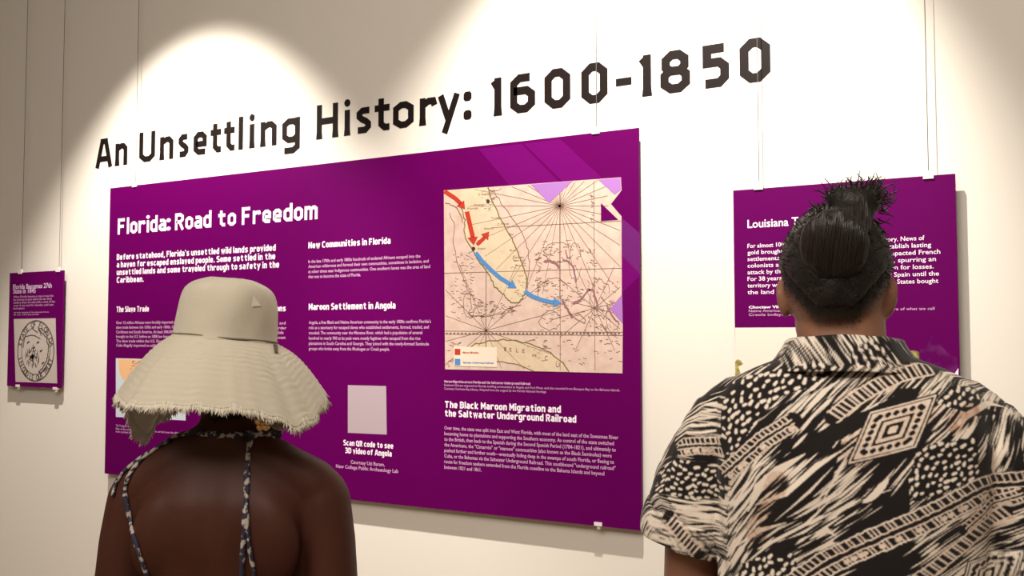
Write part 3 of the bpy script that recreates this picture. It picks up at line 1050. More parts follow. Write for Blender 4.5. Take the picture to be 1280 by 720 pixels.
# ------------------------------------------------------------------ people
def finger_set(mb, wrist, d, palm_n, side, r=0.0085, L=0.165):
    """palm, four fingers of unequal length and a thumb, slightly curled"""
    wrist, d, n = Vector(wrist), Vector(d).normalized(), Vector(palm_n).normalized()
    s = d.cross(n).normalized()*side
    k = L/0.185
    mb.capsule([wrist, wrist+d*0.03*k], [0.026*k, 0.03*k], 12)
    for i, (off, ln, b0) in enumerate(((0.027, 0.072, .088), (0.009, 0.082, .092), (-0.009, 0.076, .09), (-0.026, 0.058, .082))):
        base = wrist + d*b0*k + s*off*k
        mb.capsule([wrist+d*0.02*k+s*off*0.7*k, wrist+d*0.055*k+s*off*.95*k, base], [0.016*k, 0.0155*k, 0.011*k], 10)
        p1 = base + (d*0.92+n*0.30).normalized()*ln*.45*k
        p2 = p1 + (d*0.75+n*0.62).normalized()*ln*.32*k
        p3 = p2 + (d*0.5+n*0.85).normalized()*ln*.24*k
        mb.capsule([base, p1, p2, p3], [r*1.1, r, r*.92, r*.8], 10)
    t0 = wrist+d*0.025*k+s*0.022*k
    t1 = t0+(d*.6+s*.75+n*.25).normalized()*0.04*k
    t2 = t1+(d*.85+s*.35+n*.35).normalized()*0.032*k
    t3 = t2+(d*.95+n*.3).normalized()*0.024*k
    mb.capsule([t0, t1, t2, t3], [0.016*k, 0.0125*k, 0.0105*k, 0.0085*k], 10)


def head_shapes(mb, c, k=1.0, xo=0.0):
    """skull, jaw, nose, lips, brows, ears about the head centre c (eye height), facing +y"""
    x, y, z = c
    mb.ell((x, y-0.008*k, z+0.022*k), (0.074*k, 0.094*k, 0.097*k), su=28, sv=18)
    mb.ell((x, y+0.022*k, z-0.045*k), (0.060*k, 0.066*k, 0.068*k), su=24, sv=14)
    mb.ell((x, y+0.056*k, z-0.088*k), (0.026*k, 0.022*k, 0.018*k))
    mb.capsule([(x, y+0.084*k, z+0.004*k), (x, y+0.098*k, z-0.026*k), (x, y+0.102*k, z-0.034*k)], [0.009*k, 0.012*k, 0.013*k], 10)
    for s in (-1, 1):
        mb.ell((x+s*0.011*k, y+0.092*k, z-0.036*k), (0.009*k, 0.010*k, 0.008*k))
        mb.ell((x+s*0.03*k, y+0.078*k, z+0.018*k), (0.022*k, 0.012*k, 0.008*k))
        mb.ell((x+s*0.038*k, y+0.06*k, z-0.028*k), (0.022*k, 0.02*k, 0.018*k))
        mb.ell((x+s*0.0745*k, y-0.008*k, z-0.010*k), (0.008*k, 0.018*k, 0.030*k), rot=(0.12, s*0.10, s*0.30), su=16, sv=12)
        mb.ell((x+s*0.073*k, y-0.002*k, z-0.010*k), (0.012*k, 0.012*k, 0.020*k), su=14, sv=10)
    mb.ell((x, y+0.086*k, z-0.060*k), (0.024*k, 0.010*k, 0.006*k))
    mb.ell((x, y+0.084*k, z-0.070*k), (0.021*k, 0.010*k, 0.007*k))


def eyes(parent, c, k, mw, md):
    for s in (-1, 1):
        e = MB()
        e.ell((c[0]+s*0.031*k, c[1]+0.074*k, c[2]+0.001*k), (0.0125*k, 0.0125*k, 0.0115*k))
        eo = e.build('eye', mw, parent, True)
        e = MB()
        e.ell((c[0]+s*0.031*k, c[1]+0.084*k, c[2]+0.001*k), (0.006*k, 0.004*k, 0.006*k))
        e.build('iris', md, eo, True)


M_eye = mat('eye_white', (0.75, 0.72, 0.68), 0.25)
M_iris = mat('iris_brown', (0.03, 0.015, 0.008), 0.2)

# =========================== woman in the sun hat
WZ = 1.65
wp = at_depth(285, 420, WZ)
woman = empty('person', (wp.x+.006, wp.y+.004, 0), math.radians(27))
tag(woman, 'person with bare dark back in a cream fringed sun hat, reading the largest board', 'person')
bpy.context.view_layer.update()
M_skin = mottle(mat('dark_brown_skin', (0.056, 0.0165, 0.0095), 0.55, bump=0.08, bscale=120, spec=0.25), (0.068, 0.021, 0.012), 9, 0.35, 0.7)
mb = MB()
mb.loft([(0.70, .150, .100, 0, 0), (0.78, .172, .118, 0, -.012), (0.86, .165, .115, 0, -.008), (0.94, .138, .098, 0, 0), (1.0, .124, .088, 0, .004),
         (1.07, .130, .092, 0, .002), (1.14, .142, .098, 0, -.004), (1.20, .150, .098, 0, -.012), (1.245, .146, .088, 0, -.018),
         (1.28, .126, .072, 0, -.018), (1.312, .100, .060, 0, -.014), (1.335, .068, .054, 0, -.008), (1.36, .052, .051, 0, 0), (1.42, .048, .050, 0, .006)], 48, 2.25)
mb.ell((0.06, .075, 1.14), (.058, .05, .055))
mb.ell((-0.06, .075, 1.14), (.058, .05, .055))
for s in (-1, 1):
    mb.capsule([(0, -.02, 1.345), (s*.085, -.022, 1.300), (s*.147, -.01, 1.264)], [.045, .044, .046], 18)
    mb.ell((s*.088, -.072, 1.19), (.052, .030, .078), rot=(.08, s*-.25, 0))
    mb.capsule([(s*.156, -.004, 1.243), (s*.172, -.010, 1.17), (s*.181, -.014, 1.10), (s*.192, -.012, 1.0), (s*.200, .03, .90), (s*.205, .075, .79)],
               [.052, .047, .0435, .037, .034, .024], 20)
    finger_set(mb, (s*.205, .078, .775), (0, .22, -1), (-s, 0.1, 0), 1, r=0.0075, L=0.16)
    mb.capsule([(s*.085, 0, .78), (s*.088, .005, .62), (s*.085, .0, .46), (s*.085, -.012, .32), (s*.083, -.012, .09)], [.088, .078, .054, .050, .034], 20)
    mb.capsule([(s*.083, -.03, .04), (s*.088, .06, .035), (s*.094, .15, .022)], [.032, .034, .022], 14)
hc = (0.0, 0.016, 1.475)
head_shapes(mb, hc, 0.96)
me = remeshed(mb, 0.0045, 26)
a = coords(me)
x, y, z = a[:, 0], a[:, 1], a[:, 2]
back = np.clip(-y/0.05, 0, 1)
zf = np.exp(-((z-1.17)/0.13)**4)
y += back*zf*0.009*np.exp(-(x/0.026)**2)                 # furrow of the spine
for s in (-1, 1):                                       # inner borders of the shoulder blades, armpit folds
    d = (x - s*(0.045+0.10*(z-1.15)))
    y += back*np.exp(-((z-1.15)/0.07)**2)*0.0035*np.exp(-(d/0.02)**2)
set_coords(me, a)
wbody = link_mesh(me, 'body', M_skin, woman)
eyes(woman, hc, 0.96, M_eye, M_iris)

# hair under the hat
M_hair = mat('black_hair', (0.012, 0.009, 0.008), 0.45, bump=0.6, bscale=90, spec=0.4)
mb = MB()
mb.ell((0, 0, 1.487), (.074, .084, .088), su=32, sv=20)
mb.ell((0, -.035, 1.425), (.054, .040, .052), su=24, sv=14)
me = remeshed(mb, 0.005, 6)
a = coords(me)
front = (a[:, 1] > 0.03) & (a[:, 2] < 1.53)
a[front, 1] -= (a[front, 1]-0.03)*0.9
for i in range(len(a)):
    q = Vector(a[i])
    a[i] += np.array(mnoise.noise_vector(q*55))*0.004
set_coords(me, a)
link_mesh(me, 'hair', M_hair, woman)

# sun hat
M_hat = mat('cream_canvas', (0.56, 0.505, 0.40), 0.85, bump=0.35, bscale=500, sheen=0.3, spec=0.2)
hz = 1.5115
hp = at_depth(282, 420, WZ)
hl = woman.matrix_world.inverted() @ Vector((hp.x, hp.y, hz))
HatM = Matrix.Translation(hl) @ Matrix.Rotation(math.radians(46.2-27), 4, 'Z')
RollM = Matrix.Rotation(math.radians(5.5), 4, 'Y')
mb = MB()
prof = [(-.005, .93), (-.003, .985), (.001, .988), (.006, .962), (.02, .955), (.042, .947), (.060, .925), (.076, .875), (.088, .80), (.097, .69), (.1025, .56), (.1060, .42), (.1078, .22), (.1084, .02)]
SEG = 72
vs, fs = [], []
for i, (zz, k) in enumerate(prof):
    for j in range(SEG):
        t = 2*math.pi*j/SEG
        wx = 0.0895*k*math.cos(t)
        wy = 0.098*k*math.sin(t)
        dn = 0.0042*mnoise.noise(Vector((wx*22, wy*22, zz*30))) + 0.0012*mnoise.noise(Vector((wx*70, wy*70, zz*50)))
        v = Vector((wx*(1+dn*8), wy*(1+dn*8), zz+(dn*1.2 if zz > .07 else 0)))
        vs.append(HatM @ (RollM @ v))
for i in range(len(prof)-1):
    for j in range(SEG):
        j2 = (j+1) % SEG
        fs.append((i*SEG+j, i*SEG+j2, (i+1)*SEG+j2, (i+1)*SEG+j))
fs.append(tuple((len(prof)-1)*SEG+j for j in range(SEG)))
mb.add(vs, fs)
hat = mb.build('sun_hat', M_hat, woman, True)
md = hat.modifiers.new('sub', 'SUBSURF')
md.levels = md.render_levels = 1
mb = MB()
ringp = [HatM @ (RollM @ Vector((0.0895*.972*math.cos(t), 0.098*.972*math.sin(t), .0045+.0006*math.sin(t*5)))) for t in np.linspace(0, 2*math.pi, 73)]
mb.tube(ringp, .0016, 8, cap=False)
tag(mb.build('seam_shade_cord', mat('seam_shade_brown', (0.20, 0.165, 0.12), 0.9), hat, True), 'dark seam cord with the shade of the gap in its colour, where crown meets brim')  # stitched seam and its shadow line, the shade put into a dark tube
# brim: edge radius and drop by direction, as it hangs
#        angle (0 right, 90 near the camera), radius, height over the floor
EDGE = [(0, .165, 1.422), (25, .173, 1.402), (42, .184, 1.382), (54, .187, 1.374), (66, .182, 1.390), (76, .178, 1.402), (88, .176, 1.406), (110, .178, 1.412), (135, .182, 1.412),
        (160, .172, 1.416), (180, .170, 1.426), (196, .172, 1.402), (212, .178, 1.352), (222, .182, 1.332), (233, .178, 1.372), (252, .176, 1.392), (275, .178, 1.372), (300, .178, 1.345), (318, .176, 1.350), (338, .172, 1.40)]


def edge(t):
    t = t % 360
    n = len(EDGE)
    for i in range(n):
        a0, r0_, z0_ = EDGE[i]
        a1, r1_, z1_ = EDGE[(i+1) % n]
        if i == n-1:
            a1 += 360
        if a0 <= t <= a1:
            u = (t-a0)/(a1-a0)
            u = u*u*(3-2*u)
            return r0_+(r1_-r0_)*u, z0_+(z1_-z0_)*u
    return EDGE[0][1], EDGE[0][2]


def brim_pt(t, s):
    """t degrees, s 0 at the crown .. 1 at the edge"""
    r1_, z1_ = edge(t)
    T = math.radians(t)
    c = RollM @ Vector((0.0865*math.cos(T), -0.0945*math.sin(T), 0.0))
    e = Vector((r1_*math.cos(T), -r1_*math.sin(T), z1_-hz))
    p = c.lerp(e, s)
    p.z += 0.012*math.sin(math.pi*s)
    wv = 0.0016*math.sin(s*2*math.pi*13 + 1.6*mnoise.noise(Vector((math.cos(T)*4, math.sin(T)*4, s*2))))*min(1, s*8)*(0.1+1.1*abs(mnoise.noise(Vector((math.cos(T)*5, math.sin(T)*5, s*4)))))
    wv += 0.006*s*mnoise.noise(Vector((math.cos(T)*7, math.sin(T)*7, 3.1)))
    p.z += wv
    return HatM @ p


mb = MB()
NT, NS = 220, 78
vs = [brim_pt(360*j/NT, i/NS) for i in range(NS+1) for j in range(NT)]
fs = [(i*NT+j, (i+1)*NT+j, (i+1)*NT+(j+1) % NT, i*NT+(j+1) % NT) for i in range(NS) for j in range(NT)]
mb.add(vs, fs)
brim = mb.build('brim', M_hat, hat, True)
md = brim.modifiers.new('thick', 'SOLIDIFY')
md.thickness = 0.002
mb = MB()
rg = random.Random(5)
for k in range(2300):
    t = rg.uniform(0, 360)
    T = math.radians(t)
    p0 = brim_pt(t, 0.955)
    p1 = brim_pt(t, 1.0)
    out = (p1-p0).normalized()
    side = Vector((math.sin(T), math.cos(T), 0))
    side = HatM.to_3x3() @ side
    cl = mnoise.noise(Vector((math.cos(T)*30, math.sin(T)*30, 0.0)))
    cl2 = mnoise.noise(Vector((math.cos(T)*12, math.sin(T)*12, 9.0)))
    ln = (0.011 + 0.008*cl + 0.006*cl2)*rg.uniform(.5, 1.25)
    dr = (out + side*(cl*1.3+rg.uniform(-.45, .45)) + Vector((0, 0, rg.uniform(-.6, .35)))).normalized()
    dr2 = (dr + Vector((rg.uniform(-.5, .5), rg.uniform(-.5, .5), rg.uniform(-.7, .2)))).normalized()
    mb.tube([p0, p1+dr*ln*.4, p1+dr*ln*.4+dr2*ln*.6], [.0019, .0015, .0004], 4)
tag(mb.build('fringe', mat('cream_threads', (0.64, 0.58, 0.47), 0.9, sheen=0.3), hat, True), 'frayed cream thread fringe of the brim')
# small brown label sewn into the seam and a pale triangle on the crown


def on_hat(pxx, pyy, deps, objs, lift=0.001):
    inv = woman.matrix_world.inverted()
    o_ = inv @ CAM
    d_ = inv.to_3x3() @ ray(pxx, pyy)
    best = None
    for bv in objs:
        h = bv.ray_cast(o_, d_)
        if h[0] and (best is None or h[3] < best[3]):
            best = h
    if best is None:
        return None
    n = best[1]
    if n.dot(d_) > 0:
        n = -n
    return best[0]+n*lift, n


def bvh(o):
    dg = bpy.context.evaluated_depsgraph_get()
    dg.update()
    ev = o.evaluated_get(dg)
    m_ = ev.to_mesh()
    t_ = BVHTree.FromPolygons([v.co.copy() for v in m_.vertices], [tuple(p.vertices) for p in m_.polygons])
    ev.to_mesh_clear()
    return t_


hat_b, brim_b, body_b = bvh(hat), bvh(brim), bvh(wbody)


def patch(pxs, objs, name, m, parent, th=0.0015):
    pts = [on_hat(a_, b_, None, objs, 0.0010) for a_, b_ in pxs]
    pts = [p for p in pts if p]
    if len(pts) < 3:
        return None
    q = MB()
    n = len(pts)
    q.add([p for p, _ in pts]+[p+nn*th for p, nn in pts], [tuple(range(n, 2*n)), tuple(range(n-1, -1, -1))]+[(i, (i+1) % n, (i+1) % n+n, i+n) for i in range(n)])
    return q.build(name, m, parent)


patch([(314.5, 383.5), (316.5, 370.5), (325.5, 382.5)], [hat_b], 'triangle_patch', mat('pale_patch', (0.72, 0.68, 0.58), 0.7), hat, 0.0006)
patch([(341.0, 431.5), (345.4, 432.0), (346.2, 442), (342.6, 441)], [hat_b, brim_b], 'seam_label', mat('brown_label', (0.10, 0.06, 0.04), 0.7), hat, 0.002)

# halter ties of the dress
M_tie = mottle(mat('navy_print_cloth', (0.022, 0.022, 0.045), 0.8), (0.46, 0.40, 0.36), 95, 0.50, 0.58, 2)


def tie(pxs, w, name='halter_strap', lift=0.003, m=None):
    pts = []
    for i in range(len(pxs)-1):
        n = max(2, int(math.hypot(pxs[i+1][0]-pxs[i][0], pxs[i+1][1]-pxs[i][1])/4))
        for j in range(n):
            t = j/n
            pts.append((pxs[i][0]*(1-t)+pxs[i+1][0]*t, pxs[i][1]*(1-t)+pxs[i+1][1]*t))
    pts.append(pxs[-1])
    hit = [on_hat(a_, b_, None, [body_b], lift) for a_, b_ in pts]
    hit = [h for h in hit if h]
    if len(hit) < 3:
        return
    q = MB()
    vs, fs = [], []
    K = 10
    H = [h[0] for h in hit]
    N = [h[1] for h in hit]
    for _ in range(2):
        H = [H[0]]+[(H[i-1]+H[i]*2+H[i+1])/4 for i in range(1, len(H)-1)]+[H[-1]]
        N = [N[0]]+[((N[i-1]+N[i]*2+N[i+1])/4).normalized() for i in range(1, len(N)-1)]+[N[-1]]
    for i in range(len(H)):
        t = (H[min(i+1, len(H)-1)]-H[max(i-1, 0)]).normalized()
        s = t.cross(N[i]).normalized()
        ww = w*(1+.18*math.sin(i*1.3)+.12*math.sin(i*.57+1))
        for k in range(K):
            an = 2*math.pi*k/K
            vs.append(H[i]+s*math.cos(an)*ww/2+N[i]*(math.sin(an)*0.0032))
    for i in range(len(H)-1):
        for k in range(K):
            k2 = (k+1) % K
            fs.append((i*K+k, (i+1)*K+k, (i+1)*K+k2, i*K+k2))
    fs.append(tuple(range(K)))
    fs.append(tuple((len(H)-1)*K+k for k in range(K-1, -1, -1)))
    q.add(vs, fs)
    return q.build(name, m or M_tie, woman, True)


tie([(314, 545), (311, 560), (309, 590), (308, 615), (307, 640), (305, 670), (303, 700), (303, 724), (300, 780), (296, 830)], .0085)
tie([(309, 600), (308, 630), (309, 655), (312, 680), (316, 705), (319, 724), (326, 780), (332, 830)], .0070)
tie([(214, 552), (202, 558), (188, 568), (176, 577), (167, 588), (160, 600), (157, 615), (160, 636), (166, 660), (174, 688), (181, 708), (187, 724), (204, 780), (218, 830)], .0080)
tie([(190, 566), (176, 574), (164, 584), (153, 594), (146, 605), (143, 620)], .0070)
tie([(206, 555), (216, 549), (228, 544), (248, 541), (270, 544), (292, 545), (314, 543), (330, 540), (346, 541)], .0105, 'neck_band')
mb = MB()
h = on_hat(316, 546, None, [body_b], 0.006)
if h:
    for dx, dz, rr in ((0, 0, .009), (.012, .003, .008), (.024, .004, .010), (.036, .000, .010)):
        mb.ell(h[0]+Vector((dx, 0.004*dx/.012, dz)), (rr, .007, rr*.8), su=12, sv=8)
    mb.build('tie_knot', M_tie, woman, True)

# earring: gold flower with a short drop
M_gold = mat('gold', (0.85, 0.56, 0.24), 0.28, metallic=1.0)
ep = woman.matrix_world.inverted() @ at_depth(328.5, 529, 1.575)
mb = MB()
for k in range(5):
    t = 2*math.pi*k/5+.3
    mb.ell(ep+Vector((.0085*math.cos(t), 0, .0085*math.sin(t))), (.0062, .0025, .0062), su=12, sv=8)
mb.ell(ep+Vector((0, -.002, 0)), (.0042, .003, .0042), su=12, sv=8)
ear_drop = mb.build('earring', M_gold, woman, True)
mb = MB()
mb.tube([ep+Vector((0, 0.002, .006)), ep+Vector((-.002, .008, .02)), ep+Vector((-.006, .016, .034))], .0012, 8)
mb.build('hook', M_gold, ear_drop, True)

# dress below the bare back
M_dress = mottle(mat('navy_dress', (0.022, 0.022, 0.045), 0.85), (0.45, 0.38, 0.33), 22, 0.52, 0.60, 2)
mb = MB()
mb.loft([(.42, .245, .19, 0, 0), (.55, .215, .165, 0, 0), (.70, .190, .140, 0, -.004), (.80, .186, .132, 0, -.012), (.88, .174, .124, 0, -.008), (.95, .148, .108, 0, 0), (1.0, .134, .098, 0, .003)], 48, 2.2)
link_mesh(remeshed(mb, 0.008, 4), 'dress', M_dress, woman)
for s in (-1, 1):
    mb = MB()
    mb.loft([(0, .043, .13, s*.09, .06), (.012, .045, .132, s*.09, .06), (.016, .043, .13, s*.09, .06)], 24, 2.6)
    mb.build('sandal', mat('tan_leather', (0.25, 0.14, 0.07), 0.6), woman)

# =========================== standing man in the patterned shirt
MZ = 1.42
mpt = at_depth(1058, 420, MZ)
man = empty('person', (mpt.x, mpt.y, 0), math.radians(10.5))
tag(man, 'person with a topknot in a black and cream patterned short sleeved shirt, seen from behind', 'person')
bpy.context.view_layer.update()
M_skin2 = mottle(mat('brown_skin', (0.29, 0.138, 0.086), 0.48, bump=0.08, bscale=130, spec=0.4), (0.33, 0.155, 0.095), 8, 0.35, 0.7)
mb = MB()
mb.loft([(0.78, .165, .115, 0, 0), (0.86, .178, .125, 0, 0), (0.98, .165, .115, 0, 0), (1.10, .160, .110, 0, 0), (1.25, .178, .115, 0, -.005), (1.36, .180, .10, 0, -.01),
         (1.41, .150, .082, 0, -.012), (1.445, .105, .070, 0, -.01), (1.475, .072, .065, 0, -.006), (1.50, .064, .063, -.006, 0), (1.56, .063, .064, -.010, .008), (1.60, .060, .06, -.01, .01)], 44, 2.2)
for s in (-1, 1):
    mb.capsule([(s*.165, 0, 1.385), (s*.205, .005, 1.29), (s*.228, .01, 1.19), (s*.236, .018, 1.11), (s*.240, .06, .98), (s*.236, .10, .86)], [.058, .052, .047, .043, .040, .028], 20)
    finger_set(mb, (s*.236, .105, .845), (0, .25, -1), (-s, 0.1, 0), 1, r=0.0088, L=0.185)
    mb.capsule([(s*.09, 0, .86), (s*.095, .005, .68), (s*.095, 0, .50), (s*.095, -.012, .34), (s*.095, -.01, .10)], [.098, .085, .06, .056, .04], 20)
    mb.capsule([(s*.095, -.03, .05), (s*.10, .06, .04), (s*.105, .16, .03)], [.036, .038, .026], 14)
hm = (-.014, 0.012, 1.585)
head_shapes(mb, hm, 1.02)
me = remeshed(mb, 0.0042, 7)
mbody = link_mesh(me, 'body', M_skin2, man)
eyes(man, hm, 1.02, M_eye, M_iris)

# hair: cropped sides, hair drawn up into a loose topknot
M_hair2 = mat('dark_hair', (0.014, 0.011, 0.010), 0.5, bump=0.9, bscale=220, spec=0.35)
mb = MB()
hx, hy, hzc = hm[0], hm[1]-0.006, hm[2]+0.026
mb.ell((hx, hy, hzc), (.0815, .104, .104), su=120, sv=80)
me = mb.mesh('hair')
a = coords(me)
dirn = a-np.array([hx, hy, hzc])
ax = np.abs(dirn[:, 0])
yy = dirn[:, 1]
# hairline: low at the nape, over the ears, high at the forehead
line = np.where(yy < -0.01, hm[2]-0.050 + np.clip((ax-0.026)/0.045, 0, 1)*0.056, np.where(yy < 0.045, hm[2]+0.012, hm[2]+0.012+(yy-0.045)*1.1))
dz = a[:, 2]-line
k = np.clip((dz+0.004)/0.036, 0, 1)
k = k*k*(3-2*k)
sc = 0.80+0.20*k
nz = np.array([mnoise.noise(Vector(p)*60) for p in a])*0.0022 + np.array([mnoise.noise(Vector(p)*160) for p in a])*0.0014
a = np.array([hx, hy, hzc]) + dirn*sc[:, None]*(1+nz/0.09*k)[:, None]
set_coords(me, a)
hair = link_mesh(me, 'hair', M_hair2, man)
mb = MB()
rg = random.Random(21)
# short fuzz standing off the sides
A = coords(me)
idx = [i for i in range(len(A)) if k[i] > .55]
for _ in range(1500):
    i = rg.choice(idx)
    p = Vector(A[i])
    n = (p-Vector((hx, hy, hzc))).normalized()
    dr = (n + Vector((rg.uniform(-.6, .6), rg.uniform(-.6, .6), rg.uniform(-.6, .6)))).normalized()
    L = rg.uniform(.003, .007)
    mb.tube([p-n*.001, p+dr*L*.5, p+dr*L], [.0006, .0005, .0002], 3, cap=False)
fade_b = bvh(mbody)
for _ in range(4200):
    az = rg.uniform(-105, 105)
    t = math.radians(az)
    d = Vector((math.sin(t), -math.cos(t), 0))
    xa = abs(math.sin(t))*.072
    zl = hm[2]-0.050 + min(1, max(0, (xa-.026)/.045))*.056
    z_ = zl + .046 - abs(rg.gauss(0, 1))*.019
    o_ = Vector((hx, hy, z_))
    h_ = fade_b.ray_cast(o_+d*.3, -d)
    if not h_[0] or h_[0].z > 1.66 or (abs(h_[0].x-hx) > .076):
        continue
    p, n = h_[0], h_[1]
    dr = (n*.35+Vector((rg.uniform(-.5, .5), rg.uniform(-.3, .3), -.8))).normalized()
    mb.tube([p-n*.0004, p+dr*.0013, p+dr*.0022], [.0004, .00035, .0002], 3, cap=False)
mb.build('short_curls', M_hair2, hair, True)
B_ = coords(mbody.data)
rx, ry = B_[:, 0]-hx, B_[:, 1]-hy
xa = np.abs(rx)/np.sqrt(rx**2+ry**2+1e-9)*.072
zl = np.where(ry < 0.02, hm[2]-0.050+np.clip((xa-.026)/.045, 0, 1)*.056, hm[2]+.03)
st = np.clip((B_[:, 2]-(zl-.022))/.040, 0, 1)
st = st*st*(3-2*st)*(np.abs(rx) < .0745)*(ry < .05)
at = mbody.data.attributes.new('stubble', 'FLOAT', 'POINT')
at.data.foreach_set('value', st.astype(np.float32))
nt = M_skin2.node_tree
bs = nt.nodes['Principled BSDF']
src = bs.inputs['Base Color'].links[0].from_socket
an = nt.nodes.new('ShaderNodeAttribute')
an.attribute_name = 'stubble'
mx = nt.nodes.new('ShaderNodeMix')
mx.data_type = 'RGBA'
nt.links.new(an.outputs['Fac'], mx.inputs['Factor'])
nt.links.new(src, mx.inputs['A'])
mx.inputs['B'].default_value = (0.022, 0.016, 0.013, 1)
nt.links.new(mx.outputs['Result'], bs.inputs['Base Color'])


def mloc(px_, py_, Z):
    return man.matrix_world.inverted() @ at_depth(px_, py_, Z)


mb = MB()
b0 = mloc(1043, 306, 1.335)
mb.ell(b0, (.047, .026, .052), rot=(0.35, 0, 0), su=28, sv=18)
b1 = mloc(1068, 254, 1.385)
mb.ell(b1, (.036, .036, .025), rot=(0, .2, 0), su=28, sv=18)
mb.ell(mloc(1086, 246, 1.385), (.020, .024, .018))
mb.ell(mloc(1048, 248, 1.39), (.018, .022, .014))
mb.ell(mloc(1060, 278, 1.365), (.032, .036, .030))
me = remeshed(mb, 0.004, 6)
a = coords(me)
for i in range(len(a)):
    q = Vector(a[i])
    # combed furrows running up into the knot
    rel = q-b0
    a[i] += np.array(mnoise.noise_vector(Vector((q.x*120+q.z*30, q.y*60, q.z*22))))*0.0026
set_coords(me, a)
knot = link_mesh(me, 'topknot', M_hair2, man)
bvh_k = bvh(knot)
M_strand = mat('hair_strand', (0.020, 0.015, 0.013), 0.38, spec=0.5)
mb = MB()
for _ in range(230):       # strands combed over the roll
    s0 = rg.uniform(-1, 1)
    pts = []
    for t in np.linspace(0, 1, 8):
        pxx = 1043+s0*36*(1-.25*t)+8*t + 16*math.sin(t*2.2)*s0*.4
        pyy = 344-20*abs(s0)-78*t
        h_ = bvh_k.ray_cast(man.matrix_world.inverted() @ CAM, (man.matrix_world.inverted().to_3x3() @ ray(pxx, pyy)))
        if h_ and h_[0]:
            pts.append(h_[0]+h_[1]*rg.uniform(-.0004, .0012))
    if len(pts) > 3:
        mb.tube(pts, [.0009]*len(pts), 4, cap=False)


def curl(p, d, L, bend, n=7):
    pts = [p]
    d = d.normalized()
    axis = Vector((rg.uniform(-1, 1), rg.uniform(-1, 1), rg.uniform(-1, 1))).normalized()
    for i in range(n):
        d = (Matrix.Rotation(bend/n, 3, axis) @ d).normalized()
        pts.append(pts[-1]+d*L/n)
    return pts


for _ in range(190):
    th, ph = rg.uniform(-.3, math.pi+.3), rg.uniform(0, 2*math.pi)
    n = Vector((math.cos(th), .6*math.sin(ph), math.sin(th)*1.0)).normalized()
    p = b1+Vector((n.x*.033, n.y*.032, n.z*.021))
    if rg.random() < .6:
        p = p+Vector((rg.uniform(0, .02), 0, rg.uniform(0, .008)))
    d = n+Vector((rg.uniform(-.5, .5), rg.uniform(-.5, .5), rg.uniform(-.1, .6)))
    mb.tube(curl(p, d, rg.uniform(.010, .024), rg.uniform(-4, 4)), [.0009, .0009, .0008, .0008, .0007, .0006, .0005, .0003], 4, cap=False)
for px_, py_, dx, dz, L in ((1034, 248, -.25, 1, .032), (1044, 242, .05, 1, .034), (1052, 240, -.05, 1, .026), (1028, 262, -.9, .5, .028), (1098, 244, .4, .7, .030), (1100, 262, 1, -.3, .036), (1096, 276, .9, -.9, .040), (1102, 252, 1, .1, .026)):
    for _ in range(5):
        p = mloc(px_+rg.uniform(-4, 4), py_+rg.uniform(-4, 4), 1.385)
        mb.tube(curl(p, Vector((dx+rg.uniform(-.25, .25), rg.uniform(-.3, .3), dz+rg.uniform(-.25, .25))), L*rg.uniform(.45, .9), rg.uniform(-3.2, 3.2)), [.0009, .0011, .0010, .0009, .0008, .0007, .0005, .0003], 4, cap=False)
mb.build('loose_strands', M_strand, knot, True)

# ---- cloth print: drawn flat, then carried by the cloth
PX0, PY0, PW, PH, SS = 760, 400, 600, 800, 2
IMG = np.zeros((PH*SS, PW*SS), np.float32)      # 0 black cloth .. 1 cream
RUST = np.zeros_like(IMG)
rg = random.Random(99)


def stroke(pts, w0, w1, val=1.0, img=None, prof='taper'):
    img = IMG if img is None else img
    P_ = [((p[0]-PX0)*SS, (p[1]-PY0)*SS) for p in pts]
    n = len(P_)-1
    for i in range(n):
        (ax_, ay_), (bx_, by_) = P_[i], P_[i+1]
        ta, tb = i/n, (i+1)/n
        f = (lambda t: w0*max(.12, math.sin(math.pi*min(1, max(0, t)))**.6)) if prof == 'taper' else (lambda t: w0+(w1-w0)*t)
        ra, rb = f(ta)*SS/2, f(tb)*SS/2
        m_ = max(ra, rb)+2
        x0_, x1_ = int(max(0, min(ax_, bx_)-m_)), int(min(PW*SS, max(ax_, bx_)+m_+1))
        y0_, y1_ = int(max(0, min(ay_, by_)-m_)), int(min(PH*SS, max(ay_, by_)+m_+1))
        if x1_ <= x0_ or y1_ <= y0_:
            continue
        Y, X = np.mgrid[y0_:y1_, x0_:x1_]
        dx, dy = bx_-ax_, by_-ay_
        L2 = dx*dx+dy*dy+1e-6
        t = np.clip(((X-ax_)*dx+(Y-ay_)*dy)/L2, 0, 1)
        d = np.hypot(X-ax_-t*dx, Y-ay_-t*dy)
        c = np.clip(ra+(rb-ra)*t-d+.5, 0, 1)
        s_ = img[y0_:y1_, x0_:x1_]
        s_[:] = s_*(1-c)+val*c


def inpoly(x, y, poly):
    c = False
    n = len(poly)
    for i in range(n):
        x1_, y1_ = poly[i]
        x2_, y2_ = poly[(i+1) % n]
        if (y1_ > y) != (y2_ > y) and x < (x2_-x1_)*(y-y1_)/(y2_-y1_)+x1_:
            c = not c
    return c


C = lambda pts: [(800+p[0]/2.25, 400+p[1]/2.25) for p in pts]     # positions measured on an enlarged view of the shirt
SL_L = C([(250, 190), (262, 330), (258, 500), (250, 700), (60, 700), (-20, 560), (60, 400), (120, 260), (170, 190)])
SL_R = C([(1000, 230), (1020, 330), (1016, 480), (1010, 600), (990, 700), (1200, 760), (1300, 500), (1180, 260), (1060, 200)])


